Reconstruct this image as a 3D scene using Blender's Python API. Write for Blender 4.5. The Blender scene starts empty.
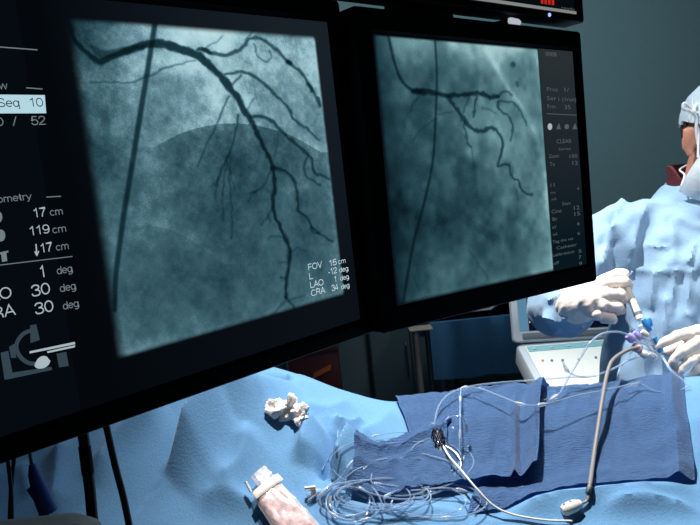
import bpy, bmesh, math, random
import numpy as np
from mathutils import Vector, Matrix, noise
random.seed(4); np.random.seed(4)
sc = bpy.context.scene
COL = sc.collection
R = math.radians

# ------------------------------------------------------------------ camera
CAM = Vector((0, 0, 1.6))
F = 750.0
AX = Vector((0.994620568, -0.103585357, 0.0))          # world axes written in camera axes (right, down, forward)
AY = Vector((-0.01036512, -0.09952528, 0.99498105))
AD = Vector((0.10306547, 0.98962861, 0.10006356))
def c2w(v): return Vector((AX.dot(v), AY.dot(v), -AD.dot(v)))
def ray(px, py): return c2w(Vector(((px-350)/F, (py-262.5)/F, 1)))
def P(px, py, t): return CAM + ray(px, py)*t
def pix(p):
    q = Vector(p)-CAM
    v = AX*q.x + AY*q.y - AD*q.z
    return 350+F*v.x/v.z, 262.5+F*v.y/v.z
cd = bpy.data.cameras.new('camera'); cam = bpy.data.objects.new('camera', cd); COL.objects.link(cam)
cd.sensor_width = 36; cd.lens = F/700*36; cd.clip_start = .02
cx, cy, cz = c2w(Vector((1, 0, 0))), c2w(Vector((0, -1, 0))), c2w(Vector((0, 0, -1)))
cam.matrix_world = Matrix(((cx.x, cy.x, cz.x, CAM.x), (cx.y, cy.y, cz.y, CAM.y), (cx.z, cy.z, cz.z, CAM.z), (0, 0, 0, 1)))
sc.camera = cam
vs = sc.view_settings
vs.view_transform = 'Standard'; vs.look = 'None'; vs.exposure = 0; vs.gamma = 1; vs.use_curve_mapping = False

# ------------------------------------------------------------------ materials
def lin(r, g, b):
    f = lambda c: (c/255/12.92) if c/255 <= .04045 else ((c/255+.055)/1.055)**2.4
    return (f(r), f(g), f(b), 1)
def mat(name, rgb, rough=.6, metal=0, bump=0, scale=40, var=0, spec=.5, sheen=0, trans=0, ior=1.45, emit=None, es=1, stretch=None):
    m = bpy.data.materials.new(name); m.use_nodes = True
    nt = m.node_tree; b = nt.nodes['Principled BSDF']
    b.inputs['Base Color'].default_value = lin(*rgb)
    b.inputs['Roughness'].default_value = rough
    b.inputs['Metallic'].default_value = metal
    b.inputs['Specular IOR Level'].default_value = spec
    b.inputs['Transmission Weight'].default_value = trans
    b.inputs['IOR'].default_value = ior
    b.inputs['Sheen Weight'].default_value = sheen
    if emit: b.inputs['Emission Color'].default_value = lin(*emit); b.inputs['Emission Strength'].default_value = es
    if bump or var:
        tc = nt.nodes.new('ShaderNodeTexCoord'); n = nt.nodes.new('ShaderNodeTexNoise')
        n.inputs['Scale'].default_value = scale; n.inputs['Detail'].default_value = 5
        src = tc.outputs['Object']
        if stretch:
            mp = nt.nodes.new('ShaderNodeMapping'); mp.inputs['Scale'].default_value = stretch
            nt.links.new(src, mp.inputs['Vector']); src = mp.outputs['Vector']
        nt.links.new(src, n.inputs['Vector'])
        if bump:
            bp = nt.nodes.new('ShaderNodeBump'); bp.inputs['Strength'].default_value = bump; bp.inputs['Distance'].default_value = .01
            nt.links.new(n.outputs['Fac'], bp.inputs['Height']); nt.links.new(bp.outputs['Normal'], b.inputs['Normal'])
        if var:
            mx = nt.nodes.new('ShaderNodeMixRGB'); mx.blend_type = 'MULTIPLY'; mx.inputs['Fac'].default_value = 1
            mx.inputs['Color1'].default_value = lin(*rgb)
            mr = nt.nodes.new('ShaderNodeMapRange'); mr.inputs['From Min'].default_value = .3; mr.inputs['From Max'].default_value = .7
            mr.inputs['To Min'].default_value = 1-var; mr.inputs['To Max'].default_value = 1+var
            nt.links.new(n.outputs['Fac'], mr.inputs['Value']); nt.links.new(mr.outputs['Result'], mx.inputs['Color2'])
            nt.links.new(mx.outputs['Color'], b.inputs['Base Color'])
    return m
def emat(name, rgb, s=1):
    m = bpy.data.materials.new(name); m.use_nodes = True; nt = m.node_tree
    nt.nodes.remove(nt.nodes['Principled BSDF']); e = nt.nodes.new('ShaderNodeEmission')
    e.inputs['Color'].default_value = lin(*rgb); e.inputs['Strength'].default_value = s
    nt.links.new(e.outputs[0], nt.nodes['Material Output'].inputs[0]); return m
def clear(name, rgb, t=.6, rough=.12):
    m = bpy.data.materials.new(name); m.use_nodes = True; nt = m.node_tree
    b = nt.nodes['Principled BSDF']; b.inputs['Base Color'].default_value = lin(*rgb); b.inputs['Roughness'].default_value = rough
    b.inputs['Specular IOR Level'].default_value = .9
    tr = nt.nodes.new('ShaderNodeBsdfTransparent'); mx = nt.nodes.new('ShaderNodeMixShader')
    lw = nt.nodes.new('ShaderNodeLayerWeight'); lw.inputs['Blend'].default_value = .35
    mr = nt.nodes.new('ShaderNodeMapRange'); mr.inputs['To Min'].default_value = 1-t; mr.inputs['To Max'].default_value = 1
    nt.links.new(lw.outputs['Facing'], mr.inputs['Value']); nt.links.new(mr.outputs['Result'], mx.inputs['Fac'])
    nt.links.new(tr.outputs[0], mx.inputs[1]); nt.links.new(b.outputs[0], mx.inputs[2])
    nt.links.new(mx.outputs[0], nt.nodes['Material Output'].inputs[0]); return m

M_black = mat('black_plastic', (11, 12, 14), .6, bump=.05, scale=300, spec=.15)
M_shell = mat('monitor_shell', (22, 24, 26), .55, spec=.3)
M_chrome = mat('chrome', (200, 205, 210), .15, 1)
M_steel = mat('steel', (120, 122, 125), .35, 1)
M_drape = mat('drape_cloth', (98, 146, 190), .75, bump=.12, scale=260, var=.05, spec=.2, sheen=.15)
M_gown = mat('gown_cloth', (138, 171, 202), .75, bump=.1, scale=200, var=.04, spec=.2, sheen=.15)
M_towel = mat('towel_cloth', (90, 128, 180), .9, bump=.45, scale=330, var=.14, spec=.1, sheen=.3, stretch=(.25, 1.6, 1))
M_tabledrape = mat('back_table_cloth', (62, 106, 142), .85, bump=.1, scale=150, var=.06, spec=.1)
M_glove = mat('latex_glove', (236, 226, 219), .5, bump=.08, scale=160, spec=.35)
M_mask = mat('mask_cloth', (225, 236, 244), .8, bump=.1, scale=180)
M_cap = mat('cap_cloth', (215, 228, 240), .85, bump=.1, scale=120)
M_skin = mat('skin', (214, 150, 128), .5, bump=.05, scale=120, var=.05)
M_eye = mat('eye', (235, 230, 225), .2)
M_iris = mat('iris', (60, 45, 35), .2)
M_hair = mat('hair', (70, 55, 48), .7, bump=.3, scale=160)
M_scrub = mat('maroon_scrub', (86, 30, 38), .85, bump=.1, scale=200)
M_white = mat('white_plastic', (225, 222, 218), .4)
M_gauze = mat('gauze', (246, 240, 238), .9, bump=.4, scale=350)
M_grey = mat('grey_rubber', (128, 126, 128), .5)
M_dkcable = mat('dark_cable', (14, 18, 28), .4)
M_maroonpole = mat('dark_pole', (40, 24, 26), .35, .5)
M_blueclip = mat('blue_plastic', (24, 62, 128), .4)
M_blueconn = mat('bright_blue_plastic', (70, 150, 225), .3)
M_purple = mat('lilac_plastic', (165, 160, 225), .3)
M_pink = mat('pink_plastic', (220, 185, 200), .35)
M_clear = clear('clear_plastic', (215, 228, 242), .82)
M_clear2 = clear('clear_tubing', (160, 185, 215), .70)
M_bag = clear('clear_film', (236, 228, 230), .78, .12)
M_bagband = mat('white_label', (235, 226, 216), .6)
M_reddish = mat('stained_gauze', (226, 190, 192), .7, bump=.5, scale=75, var=.45)
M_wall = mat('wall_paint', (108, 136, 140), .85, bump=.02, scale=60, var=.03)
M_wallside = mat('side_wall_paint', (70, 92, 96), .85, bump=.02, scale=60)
M_floor = mat('floor_vinyl', (70, 84, 88), .4, bump=.02, scale=40, var=.05)
M_ceil = mat('ceiling_paint', (120, 130, 132), .9)
M_cab = mat('dark_cabinet', (42, 54, 58), .5)
M_cabdoor = mat('dark_cabinet_door', (50, 64, 68), .45)
M_red = mat('red_plastic', (58, 14, 12), .45)
M_orange = mat('orange_label', (150, 70, 24), .5)
M_usgrey = mat('equipment_plastic', (188, 196, 205), .45)
M_usdark = mat('equipment_grey', (110, 118, 128), .5)
M_keypad = mat('keypad', (226, 228, 222), .5)
M_teal = mat('teal_strip', (120, 176, 186), .5)
M_orangekey = mat('orange_key', (220, 150, 90), .5)
M_console = mat('console_grey', (118, 122, 126), .5)

# ------------------------------------------------------------------ mesh helpers
def catmull(pts, n=8):
    pts = [Vector(p) for p in pts]
    if len(pts) < 3: return pts
    out = []
    q = [2*pts[0]-pts[1]] + pts + [2*pts[-1]-pts[-2]]
    for i in range(1, len(q)-2):
        a, b, c, d = q[i-1:i+3]
        for k in range(n):
            t = k/n
            out.append(.5*((2*b)+(c-a)*t+(2*a-5*b+4*c-d)*t*t+(3*b-a-3*c+d)*t**3))
    out.append(pts[-1]); return out
class MB:
    def __init__(s): s.bm = bmesh.new()
    def loft(s, rings, caps=True, closed=True):
        vv = [[s.bm.verts.new(p) for p in r] for r in rings]
        n = len(rings[0])
        for a, b in zip(vv, vv[1:]):
            for i in range(n if closed else n-1):
                j = (i+1) % n
                s.bm.faces.new((a[i], a[j], b[j], b[i]))
        if caps:
            s.bm.faces.new(list(reversed(vv[0]))); s.bm.faces.new(vv[-1])
        return s
    def tube(s, pts, r, n=8, smooth=0):
        if smooth:
            m = len(pts); pts2 = catmull(pts, smooth)
            if not isinstance(r, (int, float)):
                r = [np.interp(i/(len(pts2)-1)*(m-1), range(m), r) for i in range(len(pts2))]
            pts = pts2
        pts = [Vector(p) for p in pts]
        rr = [r]*len(pts) if isinstance(r, (int, float)) else list(r)
        up = None; rings = []
        for i, p in enumerate(pts):
            d = (pts[min(i+1, len(pts)-1)]-pts[max(i-1, 0)])
            d = d.normalized() if d.length > 1e-9 else Vector((0, 0, 1))
            if up is None: up = d.orthogonal().normalized()
            up = (up-d*up.dot(d))
            up = up.normalized() if up.length > 1e-6 else d.orthogonal().normalized()
            w = d.cross(up)
            rings.append([p+(up*math.cos(a)+w*math.sin(a))*rr[i] for a in [2*math.pi*k/n for k in range(n)]])
        return s.loft(rings)
    def capsule(s, a, b, ra, rb, n=16):
        a, b = Vector(a), Vector(b); d = (b-a).normalized(); pts = []; rr = []
        for k in range(6):
            t = k/6*math.pi/2; pts.append(a-d*ra*math.cos(t)); rr.append(max(ra*math.sin(t), 1e-4))
        pts += [a, b]; rr += [ra, rb]
        for k in range(1, 7):
            t = k/6*math.pi/2; pts.append(b+d*rb*math.sin(t)); rr.append(max(rb*math.cos(t), 1e-4))
        return s.tube(pts, rr, n)
    def chain(s, pts, rr, n=14):
        for i in range(len(pts)-1): s.capsule(pts[i], pts[i+1], rr[i], rr[i+1], n)
        return s
    def ball(s, c, r, rot=None, nu=20, nv=14):
        c = Vector(c); r = (r, r, r) if isinstance(r, (int, float)) else r
        rot = rot or Matrix.Identity(3); rings = []
        for j in range(nv+1):
            t = math.pi*(j+.0)/nv; q = max(math.sin(t), 1e-3)
            rings.append([c+rot@Vector((r[0]*q*math.cos(2*math.pi*i/nu), r[1]*q*math.sin(2*math.pi*i/nu), -r[2]*math.cos(t))) for i in range(nu)])
        return s.loft(rings)
    def box(s, lo, hi, f=None, bevel=0):
        f = f or (lambda x, y, z: Vector((x, y, z)))
        vs_ = [s.bm.verts.new(f(x, y, z)) for x in (lo[0], hi[0]) for y in (lo[1], hi[1]) for z in (lo[2], hi[2])]
        fs = [s.bm.faces.new([vs_[i] for i in q]) for q in ((0, 1, 3, 2), (4, 6, 7, 5), (0, 4, 5, 1), (2, 3, 7, 6), (0, 2, 6, 4), (1, 5, 7, 3))]
        if bevel:
            es = list({e for q in fs for e in q.edges})
            bmesh.ops.bevel(s.bm, geom=es, offset=bevel, segments=2, affect='EDGES', profile=.6)
        return s
    def prism(s, poly, z0, z1, f):
        return s.loft([[f(x, y, z0) for x, y in poly], [f(x, y, z1) for x, y in poly]])
    def grid(s, pts):
        vv = [[s.bm.verts.new(p) for p in r] for r in pts]
        for a, b in zip(vv, vv[1:]):
            for i in range(len(a)-1): s.bm.faces.new((a[i], a[i+1], b[i+1], b[i]))
        return s
    def build(s, name, m, parent=None, smooth=True, recalc=True):
        if recalc: bmesh.ops.recalc_face_normals(s.bm, faces=s.bm.faces)
        me = bpy.data.meshes.new(name); s.bm.to_mesh(me); s.bm.free()
        return link(name, me, m, parent, smooth)
def rootloc(p):
    while p.parent: p = p.parent
    return p.location
def link(name, me, m, parent=None, smooth=True, own=True):
    o = bpy.data.objects.new(name, me); COL.objects.link(o)
    if m: me.materials.append(m)
    if parent is not None:
        me.transform(Matrix.Translation(-rootloc(parent))); o.parent = parent
    if smooth:
        me.polygons.foreach_set('use_smooth', [True]*len(me.polygons))
        try: me.set_sharp_from_angle(angle=R(38))
        except Exception: pass
    return o
def tag(o, label, cat, group=None, kind=None):
    o['label'] = label; o['category'] = cat
    if group: o['group'] = group
    if kind: o['kind'] = kind
    return o
def thing(name, label, cat, loc, group=None):
    o = bpy.data.objects.new(name, None); COL.objects.link(o); o.location = Vector(loc); o.empty_display_size = .05
    return tag(o, label, cat, group)
def single(o, label, cat, group=None):                 # one-mesh thing: put the origin at its base
    me = o.data; co = np.empty(len(me.vertices)*3, 'f'); me.vertices.foreach_get('co', co); co = co.reshape(-1, 3)
    c = Vector(((co[:, 0].min()+co[:, 0].max())/2, (co[:, 1].min()+co[:, 1].max())/2, co[:, 2].min()))
    me.transform(Matrix.Translation(-c)); o.location = c
    return tag(o, label, cat, group)
def structure(o): o['kind'] = 'structure'; return o
def organic(mb, name, m, parent, voxel, it=4, fn=None):
    o = mb.build(name, None, None, False)
    a = o.modifiers.new('r', 'REMESH'); a.mode = 'VOXEL'; a.voxel_size = voxel; a.adaptivity = 0
    if it: b = o.modifiers.new('s', 'SMOOTH'); b.factor = .5; b.iterations = it
    me = bpy.data.meshes.new_from_object(o.evaluated_get(bpy.context.evaluated_depsgraph_get()))
    bpy.data.objects.remove(o); me.name = name; me.materials.clear()
    if fn:
        co = np.empty(len(me.vertices)*3, 'f'); no = np.empty(len(me.vertices)*3, 'f')
        me.vertices.foreach_get('co', co); me.vertices.foreach_get('normal', no)
        co = fn(co.reshape(-1, 3).astype(float), no.reshape(-1, 3).astype(float))
        me.vertices.foreach_set('co', co.astype('f').ravel()); me.update()
    o = link(name, me, m, parent, True)
    return o
def vnoise(u, v, s, seed=0):                            # smooth value noise on arrays
    rng = np.random.RandomState(seed); g = rng.rand(257, 257)
    x, y = u*s, v*s; xi, yi = np.floor(x).astype(int), np.floor(y).astype(int)
    fx, fy = x-xi, y-yi; fx = fx*fx*(3-2*fx); fy = fy*fy*(3-2*fy)
    a, b = g[xi % 257, yi % 257], g[(xi+1) % 257, yi % 257]; c, d = g[xi % 257, (yi+1) % 257], g[(xi+1) % 257, (yi+1) % 257]
    return (a*(1-fx)+b*fx)*(1-fy)+(c*(1-fx)+d*fx)*fy
def segdist(Pn, A, B):
    A, B = np.array(A, float), np.array(B, float); d = B-A
    t = np.clip(((Pn-A)@d)/max(d@d, 1e-12), 0, 1); return np.linalg.norm(Pn-A-t[:, None]*d, axis=1), t

# ------------------------------------------------------------------ the room
def slab(name, lo, hi, m): return structure(MB().box(lo, hi).build(name, m, None, False))
slab('floor', (-2.7, -2.2, -.1), (2.9, 3.8, 0), M_floor)
slab('ceiling', (-2.7, -2.2, 2.95), (2.9, 3.8, 3.05), M_ceil)
slab('wall_back', (-2.7, 3.7, 0), (2.9, 3.8, 2.95), M_wall)
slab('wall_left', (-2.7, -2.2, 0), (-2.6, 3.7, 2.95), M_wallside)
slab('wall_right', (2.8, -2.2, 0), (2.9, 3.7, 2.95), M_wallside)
slab('baseboard_back', (-2.6, 3.685, 0), (2.8, 3.7, .1), M_cab)

# ------------------------------------------------------------------ wall monitors on the ceiling boom
def rrect(x0, x1, y0, y1, r, n=5):
    out = []
    for cx_, cy_, a0 in ((x1-r, y0+r, -90), (x1-r, y1-r, 0), (x0+r, y1-r, 90), (x0+r, y0+r, 180)):
        for k in range(n+1):
            a = R(a0+90*k/n); out.append((cx_+r*math.cos(a), cy_+r*math.sin(a)))
    return out
class Frame:                                            # a monitor's own axes: x right, y down, z away from the viewer
    def __init__(s, c, X, D):
        s.c = Vector(c); s.X = Vector(X).normalized(); D = Vector(D); s.D = (D-s.X*D.dot(s.X)).normalized(); s.N = s.X.cross(s.D)
    def __call__(s, x, y, z): return CAM + c2w(s.c+s.X*x+s.D*y+s.N*z)
    def loc(s, px, py):
        v = Vector(((px-350)/F, (py-262.5)/F, 1)); t = s.c.dot(s.N)/v.dot(s.N); q = v*t-s.c
        return q.dot(s.X), q.dot(s.D)
    def pixgrid(s, U, V):
        p = [U*s.X[i]+V*s.D[i]+s.c[i] for i in range(3)]
        return 350+F*p[0]/p[2], 262.5+F*p[1]/p[2]
FL = Frame((-0.1127, -0.0773, 0.6993), (0.6718, -0.1631, 0.7225), (0.1115, 0.9866, 0.119))
FR = Frame((0.1845, -0.1237, 0.9472), (0.7688, -0.1255, 0.6271), (0.0936, 0.9921, 0.0837))
M_scr = emat('screen_black', (6, 11, 17)); M_scr2 = emat('screen_lit_black', (15, 23, 31))
M_tw = emat('readout_white', (168, 184, 190)); M_tg = emat('readout_grey', (112, 126, 132)); M_td = emat('readout_dim', (82, 92, 96))
M_hl = emat('readout_highlight', (178, 214, 226)); M_ink = emat('readout_ink', (20, 40, 52)); M_ov = emat('overlay_text', (196, 218, 224))
M_tred = emat('readout_red', (190, 40, 24)); M_line = emat('readout_line', (130, 134, 132)); M_led = emat('indicator_blue', (150, 175, 255), 1.5)
M_ledw = emat('indicator_white', (200, 200, 190)); M_icon = emat('icon_grey', (52, 68, 78))
M_vc = bpy.data.materials.new('screen_picture'); M_vc.use_nodes = True
nt = M_vc.node_tree; nt.nodes.remove(nt.nodes['Principled BSDF']); e_ = nt.nodes.new('ShaderNodeEmission'); a_ = nt.nodes.new('ShaderNodeAttribute'); a_.attribute_name = 'Col'
nt.links.new(a_.outputs['Color'], e_.inputs['Color']); nt.links.new(e_.outputs[0], nt.nodes['Material Output'].inputs[0])

def monitor(fr, label, act, out):
    ax0, ax1, ay0, ay1 = act; ox0, ox1, oy0, oy1 = out
    t = thing('display_monitor', label, 'monitor', fr((ox0+ox1)/2, oy1, .02), 'monitors on the ceiling boom')
    rings = []
    for (x0, x1, y0, y1, r, z) in ((ox0+.004, ox1-.004, oy0+.004, oy1-.004, .008, .034), (ox0, ox1, oy0, oy1, .004, .03), (ox0, ox1, oy0, oy1, .004, 0), (ox0+.0015, ox1-.0015, oy0+.0015, oy1-.0015, .004, -.002),
                                (ax0-.004, ax1+.004, ay0-.004, ay1+.004, .003, -.002), (ax0, ax1, ay0, ay1, .002, .003), (ax0, ax1, ay0, ay1, .002, .008)):
        rings.append([fr(x, y, z) for x, y in rrect(x0, x1, y0, y1, r)])
    MB().loft(rings, caps=False).build('bezel', M_black, t)
    b = MB(); rings = [[fr(x, y, z) for x, y in rrect(ox0+d, ox1-d, oy0+d, oy1-d, .02)] for d, z in ((.006, .0345), (.008, .05), (.03, .062), (.09, .075), (.095, .09))]
    sh = b.loft(rings).build('back_shell', M_shell, t)
    v = MB()
    for k in range(9):
        y = oy0+.05+k*.008; v.box((ox0+.12, y, .071), (ox1-.12, y+.003, .073), fr)
    v.build('vent_slots', M_black, sh, False)
    s = MB().box((ax0+.0005, ay0+.0005, .003), (ax1-.0005, ay1-.0005, .007), fr).build('screen', M_scr, t, False)
    return t, s
def rbf(cp):
    cp = np.array(cp, float); X = cp[:, :2]/100; n = len(X)
    def phi(r): return np.where(r > 1e-9, r*r*np.log(r+1e-12), 0)
    D = np.linalg.norm(X[:, None]-X[None], axis=2)
    A = np.zeros((n+3, n+3)); A[:n, :n] = phi(D)+np.eye(n)*.02; A[:n, n] = 1; A[:n, n+1:] = X; A[n, :n] = 1; A[n+1:, :n] = X.T
    w = np.linalg.solve(A, np.r_[cp[:, 2], 0, 0, 0])
    def f(px, py):
        q = np.stack([np.ravel(px), np.ravel(py)], 1)/100; o = w[n]+q@w[n+1:]
        for i in range(n): o = o+w[i]*phi(np.linalg.norm(q-X[i], axis=1))
        return o.reshape(np.shape(px))
    return f
def stroke(V, PX, PY, pts, w, dark, soft=.75, kind='mul'):
    q = catmull([Vector((x, y, 0)) for x, y in pts], 5); m = len(q); ww = [w]*len(pts) if isinstance(w, (int, float)) else w
    ww = [np.interp(i/(m-1)*(len(pts)-1), range(len(pts)), ww)*(.84 if kind == 'mul' else 1) for i in range(m)]
    rng = random.Random(len(pts)*7+int(pts[0][0]))
    al = np.zeros_like(V)
    for i in range(m-1):
        a, b = q[i], q[i+1]; wm = max(ww[i], ww[i+1])/2+4*soft
        sel = (PX > min(a.x, b.x)-wm) & (PX < max(a.x, b.x)+wm) & (PY > min(a.y, b.y)-wm) & (PY < max(a.y, b.y)+wm)
        if not sel.any(): continue
        x, y = PX[sel], PY[sel]; dx, dy = b.x-a.x, b.y-a.y; t = np.clip(((x-a.x)*dx+(y-a.y)*dy)/(dx*dx+dy*dy+1e-9), 0, 1)
        d = np.hypot(x-a.x-t*dx, y-a.y-t*dy); wl = (ww[i]*(1-t)+ww[i+1]*t)*(1 if len(pts) in (8, 7) and abs(pts[0][1]-30) < 9 and pts[0][0] > 100 else .85+.3*rng.random())
        al[sel] = np.maximum(al[sel], 1/(1+np.exp((d-wl/2)/(soft*.55))))
    return V*(1-dark*al) if kind == 'mul' else V+dark*al
def ramp(v, stops):
    xs = [s[0] for s in stops]; c = np.array([lin(*s[1])[:3] for s in stops])
    return np.stack([np.interp(v, xs, c[:, k]) for k in range(3)], -1)
def picture(name, fr, x0, x1, y0, y1, nx, ny, fn, parent, z):
    us, vs_ = np.linspace(x0, x1, nx), np.linspace(y0, y1, ny); U, V = np.meshgrid(us, vs_)
    PX, PY = fr.pixgrid(U, V); rgb = fn((U-x0)/(x1-x0), (V-y0)/(y1-y0), PX, PY)
    o0, ex, ey = fr(0, 0, z), fr(1, 0, z)-fr(0, 0, z), fr(0, 1, z)-fr(0, 0, z)
    co = np.array(o0)[None]+U.reshape(-1, 1)*np.array(ex)[None]+V.reshape(-1, 1)*np.array(ey)[None]
    idx = np.arange(nx*ny).reshape(ny, nx); fc = np.stack([idx[:-1, :-1], idx[1:, :-1], idx[1:, 1:], idx[:-1, 1:]], -1).reshape(-1, 4)
    me = bpy.data.meshes.new(name); me.from_pydata(co.tolist(), [], fc.tolist())
    ca = me.color_attributes.new('Col', 'FLOAT_COLOR', 'POINT'); ca.data.foreach_set('color', np.c_[rgb.reshape(-1, 3), np.ones(nx*ny)].astype('f').ravel())
    return link(name, me, M_vc, parent, False)


def _arc(cx_, cy_, rx, ry, a0, a1, n=18): return [(cx_+rx*math.cos(R(a0+(a1-a0)*k/n)), cy_+ry*math.sin(R(a0+(a1-a0)*k/n))) for k in range(n+1)]
def _cm(*p): return [(v.x, v.y) for v in catmull([Vector((a, b, 0)) for a, b in p], 5)]
GL = {'0': (.64, [_arc(.32, .49, .26, .45, 90, 450, 26)]), '1': (.56, [[(.10, .74), (.22, .80), (.34, .95), (.34, 0)]]), '2': (.64, [_cm((.06, .68), (.12, .87), (.32, .945), (.52, .87), (.55, .68), (.44, .48), (.2, .25), (.06, .055))+[(.59, .055)]]),
      '3': (.64, [_cm((.07, .74), (.15, .89), (.32, .945), (.5, .87), (.54, .73), (.46, .58), (.28, .53)), _cm((.28, .53), (.48, .48), (.57, .29), (.5, .1), (.3, .045), (.12, .1), (.05, .27))]), '4': (.64, [[(.45, 0), (.45, .95), (.04, .27), (.61, .27)]]),
      '5': (.64, [[(.54, .94), (.16, .94), (.1, .47)]+_cm((.1, .47), (.3, .6), (.5, .52), (.57, .31), (.49, .1), (.28, .045), (.11, .1), (.05, .25))]), '7': (.62, [[(.05, .94), (.57, .94)]+_cm((.57, .94), (.4, .6), (.26, .25), (.23, 0))]),
      '9': (.64, [_arc(.31, .66, .24, .285, 0, 360, 22), _cm((.55, .66), (.55, .33), (.45, .11), (.27, .045), (.09, .14))]), '/': (.34, [[(.03, -.02), (.29, 1.0)]]), '-': (.38, [[(.05, .35), (.33, .35)]]),
      'S': (.7, [_cm((.6, .74), (.5, .91), (.33, .945), (.15, .88), (.1, .72), (.2, .57), (.46, .46), (.61, .32), (.58, .13), (.36, .045), (.15, .1), (.06, .28))]), 'G': (.8, [_arc(.41, .49, .34, .45, 42, 300)+[(.72, .2), (.72, .46), (.44, .46)]]),
      'L': (.58, [[(.1, 1), (.1, .055), (.55, .055)]]), 'A': (.7, [[(.02, 0), (.35, .97), (.68, 0)], [(.15, .33), (.55, .33)]]), 'O': (.8, [_arc(.4, .49, .34, .45, 90, 450, 28)]), 'C': (.76, [_arc(.41, .49, .34, .45, 42, 318)]),
      'R': (.74, [[(.1, 0), (.1, .945), (.4, .945)]+_arc(.4, .715, .22, .23, 90, -90, 12)+[(.1, .485)], [(.4, .485), (.6, .3), (.64, 0)]]), 'F': (.6, [[(.1, 0), (.1, .945), (.56, .945)], [(.1, .5), (.5, .5)]]), 'V': (.68, [[(.02, 1), (.34, .03), (.66, 1)]]),
      'e': (.56, [[(.06, .38), (.5, .38)]+_arc(.28, .36, .23, .32, 8, 320)]), 'o': (.58, [_arc(.29, .36, .23, .32, 90, 450, 22)]), 'c': (.52, [_arc(.28, .36, .22, .32, 45, 315)]), 'd': (.6, [_arc(.28, .36, .22, .32, 0, 360, 22), [(.51, 0), (.51, 1)]]),
      'q': (.6, [_arc(.28, .36, .22, .32, 0, 360, 22), [(.51, .7), (.51, -.26)]]), 'g': (.6, [_arc(.28, .36, .22, .32, 0, 360, 22), [(.51, .7), (.51, -.05)]+_cm((.51, -.05), (.45, -.2), (.28, -.25), (.1, -.17))]),
      'm': (.88, [[(.09, 0), (.09, .7)], [(.09, .45)]+_arc(.26, .47, .17, .2, 150, 0, 10)+[(.43, 0)], [(.43, .45)]+_arc(.6, .47, .17, .2, 150, 0, 10)+[(.77, 0)]]), 't': (.34, [[(.16, .92), (.16, .16)]+_cm((.16, .16), (.2, .06), (.3, .045)), [(.02, .67), (.3, .67)]]),
      'r': (.38, [[(.09, 0), (.09, .7)], _cm((.09, .4), (.16, .6), (.34, .66))]), 'y': (.54, [[(.03, .7), (.27, .03)], [(.51, .7), (.27, .03), (.2, -.17), (.06, -.22)]]), 'w': (.78, [[(.03, .7), (.2, .03), (.39, .66), (.58, .03), (.75, .7)]]), ' ': (.3, [])}
def glyphs(fr, parent, s, x0, x1, y, cap, m, z, name, wt=.1):
    l0, lc, l1 = fr.loc(x0, y), fr.loc(x0, y-cap), fr.loc(x1, y); k = abs(l0[1]-lc[1]); tot = sum(GL[c][0] for c in s)-.08; kx = (l1[0]-l0[0])/tot
    b = MB(); pen = -.05
    for ch in s:
        for pl in GL[ch][1]:
            q = [Vector((l0[0]+(pen+a)*kx, l0[1]-c*k)) for a, c in pl]; closed = (q[0]-q[-1]).length < 1e-7; n = len(q); L_, R_ = [], []
            for i in range(n):
                d0 = (q[i]-q[i-1]) if i > 0 else ((q[-1]-q[-2]) if closed else None); d1 = (q[i+1]-q[i]) if i < n-1 else ((q[1]-q[0]) if closed else None)
                d0 = (d0 or d1).normalized(); d1 = (d1 or d0).normalized(); t = (d0+d1); t = t.normalized() if t.length > 1e-3 else d1; nn = Vector((-t.y, t.x)); nn = nn*(wt*k/2/max(.45, nn.dot(Vector((-d1.y, d1.x)))))
                L_.append(fr(*(q[i]+nn), z)); R_.append(fr(*(q[i]-nn), z))
            b.grid([L_, R_])
        pen += GL[ch][0]
    return b.build(name, m, parent, False, False)
CAPH = None
def text_mesh(s):
    cu = bpy.data.curves.new('t', 'FONT'); cu.body = s; cu.resolution_u = 3; o = bpy.data.objects.new('t', cu); COL.objects.link(o)
    me = bpy.data.meshes.new_from_object(o.evaluated_get(bpy.context.evaluated_depsgraph_get())); bpy.data.objects.remove(o); return me
def mwidth(me):
    xs = [v.co.x for v in me.vertices]; return min(xs), max(xs)
def txt(fr, parent, s, x0, x1, y, cap, m, z=.0006, right=False, name='readout_text'):
    """text with its baseline start at pixel (x0, y) and its end near x1"""
    global CAPH
    if fr is FL and all(c in GL for c in s): return glyphs(fr, parent, s, x0, x1, y, cap, m, z, name, .12 if cap < 7 else .105)
    if CAPH is None: CAPH = max(v.co.y for v in text_mesh('H').vertices)
    me = text_mesh(s); a, b = mwidth(me); ym = (y if not isinstance(y, tuple) else y[0])
    l0 = fr.loc(x0, ym); lc = fr.loc(x0, ym-cap); k = abs(l0[1]-lc[1])/CAPH
    l1 = fr.loc(x1, ym); kx = (l1[0]-l0[0])/(b-a)
    for v in me.vertices:
        v.co = fr(l0[0]+(v.co.x-a)*kx, l0[1]-v.co.y*k, z)
    return link(name, me, m, parent, False)
def quadp(fr, parent, pts, m, name, z=.0012, th=.0004):
    b = MB(); q = [fr.loc(*p) for p in pts]
    return b.prism(q, z, z+th, fr).build(name, m, parent, False)
def linep(fr, parent, a, b, w, m, name='readout_line', z=.0008):
    la, lb = fr.loc(*a), fr.loc(*b); h = w/2
    d = Vector((lb[0]-la[0], lb[1]-la[1])).normalized(); n = Vector((-d.y, d.x))*h
    return MB().prism([(la[0]+n.x, la[1]+n.y), (lb[0]+n.x, lb[1]+n.y), (lb[0]-n.x, lb[1]-n.y), (la[0]-n.x, la[1]-n.y)], z, z+.0004, fr).build(name, m, parent, False)

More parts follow.
